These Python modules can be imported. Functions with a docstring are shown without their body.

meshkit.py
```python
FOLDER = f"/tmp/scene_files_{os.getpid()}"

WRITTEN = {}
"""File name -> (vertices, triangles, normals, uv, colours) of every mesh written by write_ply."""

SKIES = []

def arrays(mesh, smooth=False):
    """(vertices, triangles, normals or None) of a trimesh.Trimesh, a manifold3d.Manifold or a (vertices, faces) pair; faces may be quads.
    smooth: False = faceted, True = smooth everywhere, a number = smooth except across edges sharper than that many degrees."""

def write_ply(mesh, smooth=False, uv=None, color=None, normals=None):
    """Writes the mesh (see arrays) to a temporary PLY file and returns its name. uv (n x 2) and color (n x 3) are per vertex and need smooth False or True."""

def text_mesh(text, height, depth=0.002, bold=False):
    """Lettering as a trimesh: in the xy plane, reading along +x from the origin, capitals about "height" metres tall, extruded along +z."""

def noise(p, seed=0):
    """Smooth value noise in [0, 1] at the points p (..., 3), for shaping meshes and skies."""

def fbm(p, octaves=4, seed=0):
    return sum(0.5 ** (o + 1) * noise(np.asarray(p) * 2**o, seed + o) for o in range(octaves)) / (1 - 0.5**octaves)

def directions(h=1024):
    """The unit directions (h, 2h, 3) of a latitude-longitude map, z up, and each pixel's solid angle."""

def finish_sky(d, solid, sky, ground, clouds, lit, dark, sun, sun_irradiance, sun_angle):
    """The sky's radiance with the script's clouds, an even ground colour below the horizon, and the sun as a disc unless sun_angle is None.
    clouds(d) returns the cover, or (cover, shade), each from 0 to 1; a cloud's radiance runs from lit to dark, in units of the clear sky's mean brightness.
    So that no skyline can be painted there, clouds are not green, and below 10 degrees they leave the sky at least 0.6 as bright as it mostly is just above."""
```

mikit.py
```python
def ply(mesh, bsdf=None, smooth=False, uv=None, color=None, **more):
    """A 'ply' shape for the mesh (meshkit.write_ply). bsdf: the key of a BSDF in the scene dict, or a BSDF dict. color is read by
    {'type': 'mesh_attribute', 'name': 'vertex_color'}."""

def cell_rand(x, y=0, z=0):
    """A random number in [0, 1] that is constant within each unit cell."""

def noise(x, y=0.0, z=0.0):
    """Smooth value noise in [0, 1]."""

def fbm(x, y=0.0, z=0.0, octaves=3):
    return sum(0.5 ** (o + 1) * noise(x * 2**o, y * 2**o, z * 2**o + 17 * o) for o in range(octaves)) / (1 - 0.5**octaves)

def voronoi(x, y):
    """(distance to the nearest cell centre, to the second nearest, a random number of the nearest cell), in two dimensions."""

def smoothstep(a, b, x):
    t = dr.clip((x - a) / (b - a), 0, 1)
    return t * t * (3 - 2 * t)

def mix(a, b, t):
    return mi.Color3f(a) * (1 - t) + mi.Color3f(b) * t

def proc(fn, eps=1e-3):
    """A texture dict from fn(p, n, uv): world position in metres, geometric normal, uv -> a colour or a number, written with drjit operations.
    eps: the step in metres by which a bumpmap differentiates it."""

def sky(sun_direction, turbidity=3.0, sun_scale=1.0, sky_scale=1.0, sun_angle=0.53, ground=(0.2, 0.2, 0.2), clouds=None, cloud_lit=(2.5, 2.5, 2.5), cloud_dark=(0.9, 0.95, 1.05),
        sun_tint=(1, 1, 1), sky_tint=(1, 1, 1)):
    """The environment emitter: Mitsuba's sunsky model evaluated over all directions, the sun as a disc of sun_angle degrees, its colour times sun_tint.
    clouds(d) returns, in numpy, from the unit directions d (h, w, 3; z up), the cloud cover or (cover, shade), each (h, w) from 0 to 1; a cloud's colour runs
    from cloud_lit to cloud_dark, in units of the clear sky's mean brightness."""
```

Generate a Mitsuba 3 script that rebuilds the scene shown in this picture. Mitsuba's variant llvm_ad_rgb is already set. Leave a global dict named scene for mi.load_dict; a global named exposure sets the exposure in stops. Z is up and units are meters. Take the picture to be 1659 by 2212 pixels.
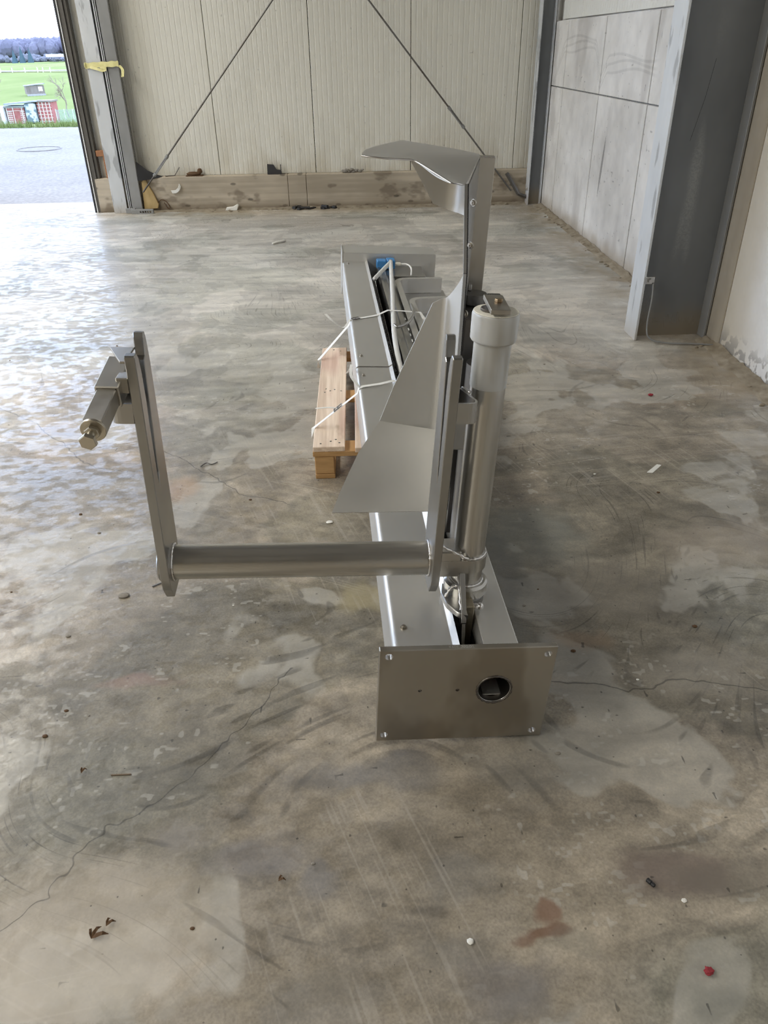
import math, random
import numpy as np
import trimesh
import manifold3d as mf
import drjit as dr
import mitsuba as mi
import mikit, meshkit
from mikit import noise, fbm, smoothstep, mix, proc
from shapely.geometry import Polygon, LineString
from shapely import affinity

T = mi.ScalarTransform4f
scene, labels = {}, {}
rng = random.Random(7)
nrng = np.random.default_rng(7)

# ------------------------------------------------------------------ camera, sky, lights, exposure
IMG_W, IMG_H, FOCAL, EYE = 1659, 2212, 1639.26, np.array([0.0, 0.0, 1.5])
PITCH, ROLL, YAW = 0.55122328, -0.01699259, 0.03598083
_f = np.array([math.sin(YAW) * math.cos(PITCH), math.cos(YAW) * math.cos(PITCH), -math.sin(PITCH)])
_r = np.array([math.cos(YAW), -math.sin(YAW), 0.0])
_u = np.cross(_r, _f)
_up = -_r * math.sin(ROLL) + _u * math.cos(ROLL)
scene['camera'] = {'type': 'perspective', 'fov': 2 * math.degrees(math.atan(IMG_W / 2 / FOCAL)), 'fov_axis': 'x', 'near_clip': 0.05, 'far_clip': 3000.0,
                   'to_world': T().look_at(origin=EYE.tolist(), target=(EYE + _f).tolist(), up=_up.tolist())}
exposure = 1.15


def overcast(d):
    n = 0.5 + 0.25 * np.sin(d[..., 0] * 5 + 2 * np.sin(d[..., 1] * 4)) * np.sin(d[..., 1] * 6 + d[..., 2] * 5)
    return np.full(d.shape[:2], 0.93), 0.35 * n


SKY_SCALE, ADDED_SKYLIGHT = 14.5, 5.7
scene['sky'] = mikit.sky((-0.4, 0.5, 0.75), turbidity=4.0, sun_scale=0.0, sky_scale=SKY_SCALE, clouds=overcast, cloud_lit=(0.80, 0.985, 1.37), cloud_dark=(0.65, 0.80, 1.12))

# hall: X from XL to 2.08 (right wall), back wall near Y = 8.9, rear wall behind the camera, roof at ROOF
XL, XR, YB, YF, ROOF = -11.0, 2.08, 8.96, -8.0, 4.9
DOOR_L, DOOR_R, DOOR_TOP = -8.2, -2.72, 4.3
GATE2 = (1.0, 5.0, 4.2)   # gate opening added in the unseen left wall for side light: y0, y1, top
ADDED_SKYLIGHTS = [(-5.9, -4.3, -6.0, 8.3)]   # assumed unseen roof light strips, added to light the hall: x0, x1, y0, y1


# ------------------------------------------------------------------ helpers
def label(key, text=None, cat=None, group=None, kind=None):
    d = labels.setdefault(key, {})
    if text: d['label'] = text
    if cat: d['category'] = cat
    if group: d['group'] = group
    if kind: d['kind'] = kind


def key_for(name):
    if name not in scene and name not in labels and not any(k.startswith(name + '__') for k in scene):
        return name
    i = 1
    while f'{name}_{i:03d}' in scene or f'{name}_{i:03d}' in labels or any(k.startswith(f'{name}_{i:03d}__') for k in scene):
        i += 1
    return f'{name}_{i:03d}'


def put(name, mesh, bsdf, smooth=False, parent=None, frame=None, text=None, **more):
    key = key_for((parent + '__' if parent else '') + name)
    if hasattr(mesh, 'to_mesh'):
        mesh = tm(mesh)
    if frame is not None:
        mesh = mesh.copy(); mesh.apply_transform(frame)
    scene[key] = mikit.ply(mesh, bsdf, smooth=smooth, **more)
    if text: label(key, text)
    return key


def struct(name, mesh, bsdf, text, smooth=False, **kw):
    k = put(name, mesh, bsdf, smooth, **kw)
    label(k, text, kind='structure')
    return k


def tm(m):
    a = m.to_mesh()
    return trimesh.Trimesh(np.array(a.vert_properties[:, :3], float), np.array(a.tri_verts), process=False)


def mfd(m):
    m = m.copy(); m.merge_vertices()
    return mf.Manifold(mf.Mesh(vert_properties=np.asarray(m.vertices, np.float32), tri_verts=np.asarray(m.faces, np.uint32)))


def box(x0, x1, y0, y1, z0, z1, c=0.0):
    """box, with chamfered edges when c > 0"""
    if c <= 0:
        b = trimesh.creation.box((x1 - x0, y1 - y0, z1 - z0)); b.apply_translation(((x0 + x1) / 2, (y0 + y1) / 2, (z0 + z1) / 2)); return b
    pts = []
    for x in (x0, x1):
        for y in (y0, y1):
            for z in (z0, z1):
                sx, sy, sz = (c if x == x0 else -c), (c if y == y0 else -c), (c if z == z0 else -c)
                pts += [(x + sx, y + sy, z), (x + sx, y, z + sz), (x, y + sy, z + sz)]
    return trimesh.convex.convex_hull(np.array(pts))


def cyl(p0, p1, r, n=40, r2=None, c=0.0):
    """solid cylinder or cone from p0 to p1, rims chamfered by c"""
    p0, p1 = np.array(p0, float), np.array(p1, float)
    L = np.linalg.norm(p1 - p0); r2 = r if r2 is None else r2
    prof = [(0, 0), (r - c, 0), (r, c), (r2, L - c), (r2 - c, L), (0, L)] if c > 0 else [(0, 0), (r, 0), (r2, L), (0, L)]
    m = trimesh.creation.revolve(np.array(prof, float), sections=n)
    m.apply_transform(trimesh.geometry.align_vectors([0, 0, 1], (p1 - p0) / L)); m.apply_translation(p0)
    return m


def ring(p0, axis, r, tube, n=48, k=8, wob=0.0, seed=0, a0=0.0, a1=2 * math.pi):
    """torus-like bead about an axis (a weld bead when wob > 0)"""
    rr = np.random.default_rng(seed)
    full = abs(a1 - a0 - 2 * math.pi) < 1e-6
    ang = np.linspace(a0, a1, n, endpoint=not full)
    axis = np.array(axis, float) / np.linalg.norm(axis)
    e1 = np.cross(axis, [0, 0, 1] if abs(axis[2]) < .9 else [0, 1, 0]); e1 /= np.linalg.norm(e1); e2 = np.cross(axis, e1)
    pts = [np.array(p0) + r * (math.cos(t) * e1 + math.sin(t) * e2) for t in ang]
    return sweep(pts, tube * (1 + wob * rr.uniform(-1, 1, len(pts))), k, closed=full)


def sweep(pts, r, k=8, closed=False):
    """round tube along a polyline"""
    p = np.array(pts, float); n = len(p)
    r = np.broadcast_to(np.asarray(r, float), (n,))
    t = (np.roll(p, -1, 0) - np.roll(p, 1, 0)) if closed else np.gradient(p, axis=0)
    t /= np.linalg.norm(t, axis=1, keepdims=True) + 1e-12
    ref = np.array([0, 0, 1.0]) if abs(t[0][2]) < .8 else np.array([1.0, 0, 0])
    a = np.zeros_like(p); a[0] = np.cross(t[0], ref); a[0] /= np.linalg.norm(a[0])
    for i in range(1, n):
        a[i] = a[i - 1] - t[i] * (a[i - 1] @ t[i]); a[i] /= np.linalg.norm(a[i]) + 1e-12
    b = np.cross(t, a); ang = np.arange(k) * 2 * np.pi / k
    v = p[:, None] + r[:, None, None] * (np.cos(ang)[None, :, None] * a[:, None] + np.sin(ang)[None, :, None] * b[:, None])
    f = []
    for i in range(n if closed else n - 1):
        j = (i + 1) % n
        for q in range(k):
            w = (q + 1) % k
            f += [(i * k + q, i * k + w, j * k + w), (i * k + q, j * k + w, j * k + q)]
    v = v.reshape(-1, 3)
    if not closed:
        v = np.vstack([v, p[0], p[-1]]); c0, c1 = n * k, n * k + 1
        for q in range(k):
            w = (q + 1) % k
            f += [(c0, w, q), (c1, (n - 1) * k + q, (n - 1) * k + w)]
    m = trimesh.Trimesh(v, f, process=False)
    if m.volume < 0: m.invert()
    return m


def spline(pts, n=8):
    p = np.array(pts, float); P = np.vstack([2 * p[0] - p[1], p, 2 * p[-1] - p[-2]]); out = []
    for i in range(1, len(P) - 2):
        for t in np.linspace(0, 1, n, endpoint=False):
            out.append(0.5 * ((2 * P[i]) + (-P[i - 1] + P[i + 1]) * t + (2 * P[i - 1] - 5 * P[i] + 4 * P[i + 1] - P[i + 2]) * t * t + (-P[i - 1] + 3 * P[i] - 3 * P[i + 1] + P[i + 2]) * t ** 3))
    return np.array(out + [p[-1]])


def ruled(A, B, t, flip=False):
    """thin closed sheet between two polylines of equal length, thickness t"""
    A, B = np.array(A, float), np.array(B, float); n = len(A)
    tang = np.gradient((A + B) / 2, axis=0)
    nor = np.cross(tang, B - A); nor /= np.linalg.norm(nor, axis=1, keepdims=True) + 1e-12
    o = nor * t / 2 * (-1 if flip else 1)
    v = np.vstack([A + o, B + o, A - o, B - o]); f = []
    for i in range(n - 1):
        a, b = i, n + i; c, d = 2 * n + i, 3 * n + i
        f += [(a, a + 1, b + 1), (a, b + 1, b), (c, d + 1, c + 1), (c, d, d + 1)]
        f += [(a, c + 1, a + 1), (a, c, c + 1), (b, b + 1, d + 1), (b, d + 1, d)]
    for i in (0, n - 1):
        f += [(i, n + i, 3 * n + i), (i, 3 * n + i, 2 * n + i)] if i == 0 else [(i, 3 * n + i, n + i), (i, 2 * n + i, 3 * n + i)]
    m = trimesh.Trimesh(v, f, process=False)
    if m.volume < 0: m.invert()
    return m


def panel3d(pts, t):
    """sheet of thickness t from a nearly flat closed outline in space"""
    p = np.array(pts, float); c = p.mean(0)
    u, s_, vt = np.linalg.svd(p - c); e1, e2, nrm = vt
    if np.linalg.det(np.array([e1, e2, nrm])) < 0: nrm = -nrm
    q = np.stack([(p - c) @ e1, (p - c) @ e2], 1)
    vv, ff = trimesh.creation.triangulate_polygon(Polygon(q), engine='earcut')
    idx = [int(np.argmin(((q - w) ** 2).sum(1))) for w in vv]
    P = p[idx]; n = len(P); o = nrm * t / 2
    f = [tuple(x) for x in ff] + [tuple(x[::-1] + n) for x in ff]
    order = [idx.index(i) for i in range(len(p)) if i in idx]
    for i in range(len(order)):
        a, b = order[i], order[(i + 1) % len(order)]
        f += [(a, a + n, b + n), (a, b + n, b)]
    m = trimesh.Trimesh(np.vstack([P + o, P - o]), f, process=False); m.fix_normals()
    return m


def plate(pts, t, ch=0.0, axis='z'):
    """flat plate from an outline, thickness t along z (then turned), edges chamfered by ch"""
    poly = Polygon(pts)
    if not poly.exterior.is_ccw: pts = list(pts)[::-1]
    p = np.array(pts, float); n = len(p)
    if ch > 0:
        e0 = p - np.roll(p, 1, 0); e1 = np.roll(p, -1, 0) - p
        n0 = np.stack([e0[:, 1], -e0[:, 0]], 1); n0 /= np.linalg.norm(n0, axis=1, keepdims=True)
        n1 = np.stack([e1[:, 1], -e1[:, 0]], 1); n1 /= np.linalg.norm(n1, axis=1, keepdims=True)
        b = n0 + n1; b /= np.maximum((b * n1).sum(1, keepdims=True), 0.35)
        q = p - b * ch
    else:
        q = p
    vv, ff = trimesh.creation.triangulate_polygon(Polygon(q), engine='earcut')
    idx = np.array([int(np.argmin(((q - w) ** 2).sum(1))) for w in vv]); ff = idx[ff]
    lay = [(q, 0), (p, ch), (p, t - ch), (q, t)] if ch > 0 else [(p, 0), (p, t)]
    v = np.vstack([np.column_stack([a, np.full(n, z)]) for a, z in lay]); f = []
    for L in range(len(lay) - 1):
        for i in range(n):
            j = (i + 1) % n
            f += [(L * n + i, L * n + j, (L + 1) * n + j), (L * n + i, (L + 1) * n + j, (L + 1) * n + i)]
    top = (len(lay) - 1) * n
    f += [tuple(x + top) for x in ff] + [tuple(x[::-1]) for x in ff]
    m = trimesh.Trimesh(v, f, process=False); m.fix_normals()
    if axis == 'x':      # outline given in (y, z), thickness along +x
        m.vertices = m.vertices[:, [2, 0, 1]]
    elif axis == 'y':    # outline given in (x, z), thickness along +y
        m.vertices = m.vertices[:, [0, 2, 1]]; m.invert()
    return m


def fillet(pts, r, k=5):
    """rounds the corners of an outline: r a number or a dict index -> radius"""
    p = np.array(pts, float); n = len(p); out = []
    for i in range(n):
        ri = r.get(i, 0) if isinstance(r, dict) else r
        if ri <= 0: out.append(p[i]); continue
        a, b = p[i - 1] - p[i], p[(i + 1) % n] - p[i]
        la, lb = np.linalg.norm(a), np.linalg.norm(b); a /= la; b /= lb
        th = math.acos(np.clip(a @ b, -1, 1)); d = min(ri / math.tan(th / 2), la * .49, lb * .49)
        for t in np.linspace(0, 1, k):
            out.append((1 - t) ** 2 * (p[i] + a * d) + 2 * t * (1 - t) * p[i] + t * t * (p[i] + b * d))
    return np.array(out)


def prism(prof, a0, a1, axis='y'):
    """extrudes a closed outline given in (x, z) along y from a0 to a1"""
    m = plate(prof, a1 - a0, 0, 'y'); m.apply_translation((0, a0, 0)); return m


def hexa(p0, p1, r, c=0.0):
    return cyl(p0, p1, r, 6, c=c)


def bolt(p, nrm, r, parent, frame, name='bolt', mat='plate_steel'):
    p, nrm = np.array(p, float), np.array(nrm, float)
    m = trimesh.util.concatenate([cyl(p - nrm * .001, p + nrm * r * .35, r * 1.35, 20), hexa(p + nrm * r * .35, p + nrm * r * 1.15, r, c=r * .1), cyl(p + nrm * r * 1.15, p + nrm * r * 1.5, r * .5, 12)])
    return put(name, m, mat, 25, parent, frame)


def join(*ms):
    return trimesh.util.concatenate([m if isinstance(m, trimesh.Trimesh) else tm(m) for m in ms])


def icos(c, r, sub=2, sc=(1, 1, 1), amp=0.0, freq=3.0, seed=0):
    m = trimesh.creation.icosphere(subdivisions=sub, radius=1.0); v = m.vertices.copy()
    if amp:
        rr = np.random.default_rng(seed); o = rr.uniform(-50, 50, 3)
        v = v * (1 + amp * (meshkit.fbm(v * freq + o) * 2 - 1))[:, None] if True else v
    m.vertices = v * np.array(sc) * r + np.array(c); return m


# ------------------------------------------------------------------ materials
def principled(key, col, rough=.5, metal=0.0, **kw):
    c = proc(col) if callable(col) else {'type': 'rgb', 'value': list(col)}
    r = proc(rough) if callable(rough) else float(rough)
    scene[key] = {'type': 'twosided', 'bsdf': {'type': 'principled', 'base_color': c, 'roughness': r, 'metallic': float(metal), **kw}}


def seg_dist(x, y, pts):
    d = mi.Float(9.0)
    for (x0, y0), (x1, y1) in zip(pts[:-1], pts[1:]):
        vx, vy = x1 - x0, y1 - y0; L = vx * vx + vy * vy
        t = dr.clip(((x - x0) * vx + (y - y0) * vy) / L, 0, 1)
        d = dr.minimum(d, dr.square(x - x0 - t * vx) + dr.square(y - y0 - t * vy))
    return dr.sqrt(d)


CRACK1 = [(-.20, 1.62), (-.30, 1.45), (-.364, 1.357), (-.414, 1.279), (-.444, 1.234), (-.506, 1.175), (-.552, 1.15), (-.60, 1.12), (-.639, 1.047), (-.675, .982), (-.677, .957), (-.71, .935), (-.751, .889), (-.86, .80)]
CRACK2 = [(-1.767, 3.557), (-1.578, 3.405), (-1.312, 3.113), (-1.124, 2.88), (-1.0, 2.851)]
CRACK3 = [(-.915, 3.083), (-.79, 2.962), (-.58, 2.741), (-.469, 2.602), (-.247, 2.516)]
CRACK4 = [(.42, 1.52), (.62, 1.50), (.70, 1.47), (.85, 1.50), (1.1, 1.45)]
SPOTS = [  # x, y, radius x, radius y, colour, strength: stains in the slab, plus machine shade and a light pool painted in
    (-.115, .976, .05, .04, (.15, .15, .16), .55), (-.25, 1.03, .12, .06, (.19, .18, .18), .5), (.187, .949, .11, .06, (.17, .165, .15), .35),
    (.60, .935, .13, .075, (.15, .115, .10), .75), (.75, .92, .16, .05, (.17, .15, .12), .5), (.342, .862, .025, .03, (.20, .11, .07), .75), (.325, .822, .06, .018, (.17, .09, .055), .8),
    (-.622, 1.587, .12, .035, (.24, .14, .12), .45), (-.009, 1.93, .11, .10, (.42, .36, .20), .5), (-.696, 2.654, .10, .12, (.40, .27, .17), .55), (.598, 2.263, .22, .25, (.19, .20, .18), .55),
    (.44, 2.0, .10, .45, (.11, .115, .11), .6), (.40, 1.26, .20, .13, (.15, .15, .14), .5), (-.419, 1.093, .10, .05, (.24, .22, .20), .5), (.80, 1.95, .25, .20, (.20, .18, .15), .45),  # dark entries right of the machine: stain with its cast shadow painted in
    (1.30, 2.15, .35, .2, (.42, .36, .29), .4), (.90, 1.55, .25, .12, (.36, .33, .28), .4), (.24, .74, .12, .06, (.16, .15, .15), .5), (-.117, .728, .12, .07, (.2, .19, .17), .35),
    (.62, 1.70, .10, .06, (.30, .20, .12), .4), (-.55, .86, .35, .20, (.52, .46, .38), .45), (.0, 1.23, .2, .06, (.15, .15, .155), .55), (-.9, .72, .4, .2, (.48, .43, .36), .35), (.75, .70, .05, .05, (.17, .16, .14), .5),  # pale warm entries at the near left paint a pool of light
    (.60, .66, .05, .05, (.17, .17, .15), .5), (.26, .70, .06, .05, (.17, .16, .15), .5), (.13, .80, .10, .04, (.20, .19, .17), .4), (.37, .80, .06, .03, (.17, .165, .14), .4)]


def floor_col(p, n, uv):
    x, y = p.x, p.y
    w1, w2 = fbm(x * 1.3, y * 1.1, 3.0, 4) - .5, fbm(x * 1.2, y * 1.3, 9.0, 4) - .5
    xx, yy = x + w1 * .5, y + w2 * .5
    big = fbm(xx * .55 + 3.1, yy * .55, 1.0, 4)
    c = mix((.285, .258, .215), (.49, .445, .375), smoothstep(.25, .75, big))
    c = mix(c, (.17, .163, .145), smoothstep(.52, .75, fbm(xx * 1.1 + 11, yy * 1.1, 5.0, 5)) * .62)
    c = mix(c, (.33, .25, .17), smoothstep(.52, .7, fbm(xx * .9 - 7, yy * .8 + 4, 2.0, 4)) * .5)
    c = mix(c, (.25, .26, .24), smoothstep(.55, .8, fbm(xx * 1.7 + 31, yy * 1.6, 7.0, 4)) * .5)
    # trowel clouds and fine mottling
    c = c * (1 + .5 * (fbm(xx * 5, yy * 6, 4.0, 5) - .5)) * (1 + .8 * (fbm(x * 19 + 3 * w1, y * 27, 1.0, 5) - .5)) * (1 + .4 * (fbm(x * 240, y * 240, 3.0, 2) - .5))
    # the far half of the slab is paler and greyer, the near half darker
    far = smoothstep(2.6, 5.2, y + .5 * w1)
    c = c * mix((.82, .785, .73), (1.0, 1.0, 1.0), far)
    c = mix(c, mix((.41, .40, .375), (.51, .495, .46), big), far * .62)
    # crisp edged patches of laitance and damp
    e1 = fbm(xx * 2.4 + 5, yy * 2.2, 13.0, 6)
    c = c * (1 - .16 * smoothstep(.50, .525, e1) + .17 * smoothstep(.40, .385, e1))
    e2 = fbm(xx * 1.5 - 9, yy * 1.9, 17.0, 6)
    c = mix(c, c * mi.Color3f(.80, .82, .81), smoothstep(.53, .57, e2))
    e3 = fbm(xx * 3.7 + 20, yy * 3.1, 23.0, 5)
    c = mix(c, (.47, .455, .41), smoothstep(.60, .66, e3) * .45)
    wsp = noise(x * 75, y * 95, 31.0) * noise(x * 21, y * 26, 33.0)
    c = mix(c, (.55, .54, .50), smoothstep(.50, .66, wsp) * .28 * smoothstep(.45, .6, fbm(xx * 2, yy * 2, 29.0, 3)))
    # short curved scuffs
    th = 6.2 * fbm(x * .8, y * .8, 41.0, 2); ca, sa = dr.cos(th), dr.sin(th)
    for off, hz in ((0.0, 30), (5.0, 44)):
        u, v = x * ca + y * sa, -x * sa + y * ca
        sc_ = noise(u * 5 + off, v * hz, 37.0 + off)
        c = c * (1 - .34 * smoothstep(.80, .93, sc_) * smoothstep(.45, .6, fbm(x * 1.7 + off, y * 1.7, 43.0, 3)))
    # streaks drawn out along the hall's width, by sweeping and dragging
    st = fbm(x * 2.2 + w1, y * 17 + 4 * w2, 6.0, 4)
    c = c * (1 + .5 * (st - .5))
    # stains, with the painted shade and light pool
    w3, w4 = .07 * (fbm(x * 11, y * 11, 51.0, 4) - .5), .07 * (fbm(x * 11, y * 11, 57.0, 4) - .5)
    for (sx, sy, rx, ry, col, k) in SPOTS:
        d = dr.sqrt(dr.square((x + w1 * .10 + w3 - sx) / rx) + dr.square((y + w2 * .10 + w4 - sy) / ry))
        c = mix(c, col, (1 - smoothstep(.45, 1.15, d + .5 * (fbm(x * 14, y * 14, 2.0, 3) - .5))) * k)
    # pale scratches
    for ang, sc, off, th in ((.15, 90, 0, .8), (1.9, 70, 7, .83), (2.7, 80, 3, .82)):
        u, v = x * math.cos(ang) + y * math.sin(ang), -x * math.sin(ang) + y * math.cos(ang)
        v = v + .02 * w1 + .01 * dr.sin(u * 3 + off)
        l = noise(u * 4.5 + off, v * sc * 2.2, 3.0 + dr.floor(u * 1.7 + off)) * smoothstep(.5, .72, fbm(x * 1.4 + off * 3, y * 1.4, 8.0, 2))
        c = mix(c, (.54, .50, .44), smoothstep(th * .84, .97, l) * .18)
    # dark tyre scuffs as parts of large arcs
    for cx, cy, r in ((.95, 3.0, .42), (1.6, 2.6, .5), (1.0, 4.0, .45), (1.35, 3.4, .30), (.07, .97, .115)):
        d = dr.abs(dr.sqrt(dr.square(x - cx) + dr.square(y - cy)) - r - .03 * w1)
        c = c * (1 - .28 * (1 - smoothstep(.003, .012, d)) * smoothstep(.52, .68, fbm(x * 5.3 + cx, y * 5.3, 3.0, 3)))
    # cracks
    jx, jy = x + .014 * (noise(x * 40, y * 40, 2.0) - .5) + .03 * (noise(x * 9, y * 9, 5.0) - .5), y + .014 * (noise(x * 40, y * 40, 8.0) - .5) + .03 * (noise(x * 9, y * 9, 1.0) - .5)
    for pts, wd in ((CRACK1, .0013), (CRACK2, .0022), (CRACK3, .002), (CRACK4, .002)):
        d = seg_dist(jx, jy, pts)
        c = c * (1 - .5 * (1 - smoothstep(wd * .5, wd * 1.8, d)))
    # specks of dirt
    sp = noise(x * 60, y * 60, 11.0)
    c = c * (1 - .55 * smoothstep(.955, .985, sp))
    # dust swept against the walls
    dirt = smoothstep(.55, .0, dr.minimum(XR - x, (8.85 - y) * 1.0) + .25 * w1)
    c = mix(c, (.25, .195, .12), dirt * .75 * smoothstep(.2, .6, fbm(x * 5, y * 5, 3.0, 3)))
    return dr.clip(c * mi.Color3f(1.0, 1.0, 1.0), .02, .9)


def floor_rough(p, n, uv):
    f = fbm(p.x * 23 + 2 * fbm(p.x * 3, p.y * 3, 7.0, 2), p.y * 34, 5.0, 4)
    return dr.clip(.36 + .16 * fbm(p.x * 2.1, p.y * 5, 3.0, 4) + .30 * (smoothstep(.36, .64, f) - .5), .2, .8)


def floor_bump(p, n, uv):
    return .8 * fbm(p.x * 42, p.y * 60, 3.0, 3) + .3 * fbm(p.x * 80, p.y * 80, 4.0, 2)


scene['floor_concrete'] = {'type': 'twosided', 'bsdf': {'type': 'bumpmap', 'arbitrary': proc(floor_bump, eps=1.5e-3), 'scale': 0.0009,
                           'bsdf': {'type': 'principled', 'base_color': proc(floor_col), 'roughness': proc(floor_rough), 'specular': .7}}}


def wall_concrete(p, n, uv):
    x, y, z = p.x * 1.0, p.y, p.z
    c = mix((.50, .485, .46), (.66, .65, .63), smoothstep(.25, .75, fbm(y * 1.1 + x, z * 1.3, 1.0, 5)))
    c = c * (1 + .25 * (fbm(y * 9 + x * 9, z * 9, 4.0, 4) - .5))
    c = mix(c, (.36, .34, .32), smoothstep(.6, .75, fbm(y * 3 + x, z * 1.2, 9.0, 4)) * .45)
    hole = noise(y * 34 + x * 34, z * 34, 5.0)
    c = c * (1 - .35 * smoothstep(.93, .97, hole))
    # tide marks left by piled material
    for z0, a, k in ((1.53, .05, 0), (1.49, .055, 1), (1.44, .06, 2)):
        zz = z0 + .02 * dr.sin(y * 5 + k) - .13 * smoothstep(7.2, 7.0, y) - .15 * smoothstep(.22, .0, dr.abs(y - 7.08)) - smoothstep(8.25, 8.7, y) * .35
        c = c * (1 - .13 * (1 - smoothstep(.004, .014, dr.abs(z - zz))) * smoothstep(5.7, 5.9, y))
    # one long black rub mark
    d = dr.abs(y - 6.72 + .10 * (z - .62)) / (.035 * dr.maximum(1 - dr.square((z - .62) / .24), .001))
    c = mix(c, (.16, .155, .15), (1 - smoothstep(.3, 1.0, d)) * .75)
    foot = smoothstep(.16, .0, z + .1 * (fbm(y * 6 + x, z * 6, 2.0, 3) - .5))
    c = mix(c, (.30, .25, .18), foot * .7)
    return c


principled('wall_concrete', wall_concrete, .75, specular=.3)


def plinth_col(p, n, uv):
    x, z = p.x, p.z
    g = fbm(x * 1.2, z * 38, 2.0, 4)
    c = mix((.33, .285, .22), (.50, .44, .35), smoothstep(.25, .75, .55 * fbm(x * 2.4, z * 5, 1.0, 4) + .45 * g))
    c = mix(c, (.14, .11, .08), smoothstep(.6, .75, fbm(x * 5 + 3, z * 9, 6.0, 4)) * .6)
    k = mikit.voronoi(x * 1.9, z * 4.3)
    c = c * (1 - .55 * (1 - smoothstep(.035, .075, k[0])))
    c = mix(c, (.15, .115, .075), smoothstep(.11, .0, z) * .7)
    return c


principled('plinth_concrete', plinth_col, .85, specular=.2)


principled('strip_concrete', lambda p, n, uv: mix((.25, .215, .165), (.40, .36, .29), fbm(p.y * 9, p.z * 1.1, 2.0, 4)), .85, specular=.2)


def cream_col(p, n, uv):
    x, y, z = p.x, p.y, p.z
    c = mix((.67, .655, .575), (.71, .695, .62), fbm(x * 1.5 + y, z * .8, 1.0, 3))
    c = c * (1 - .05 * smoothstep(.55, .8, fbm(x * 22 + y * 22, z * 1.5, 2.0, 3)))
    low = smoothstep(1.0, .30, z) * smoothstep(.35, .7, fbm(x * 6 + y * 6, z * 3, 5.0, 4))
    c = mix(c, (.43, .37, .26), low * .40)
    sp = noise(x * 26 + y * 26, z * 26, 3.0)
    return c * (1 - .3 * smoothstep(.965, .985, sp))


principled('cream_panel', cream_col, .45, specular=.35)
principled('white_cladding', lambda p, n, uv: mix((.62, .62, .58), (.70, .70, .67), fbm(p.y * 2, p.z * 2, 1.0, 3)), .5)


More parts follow.
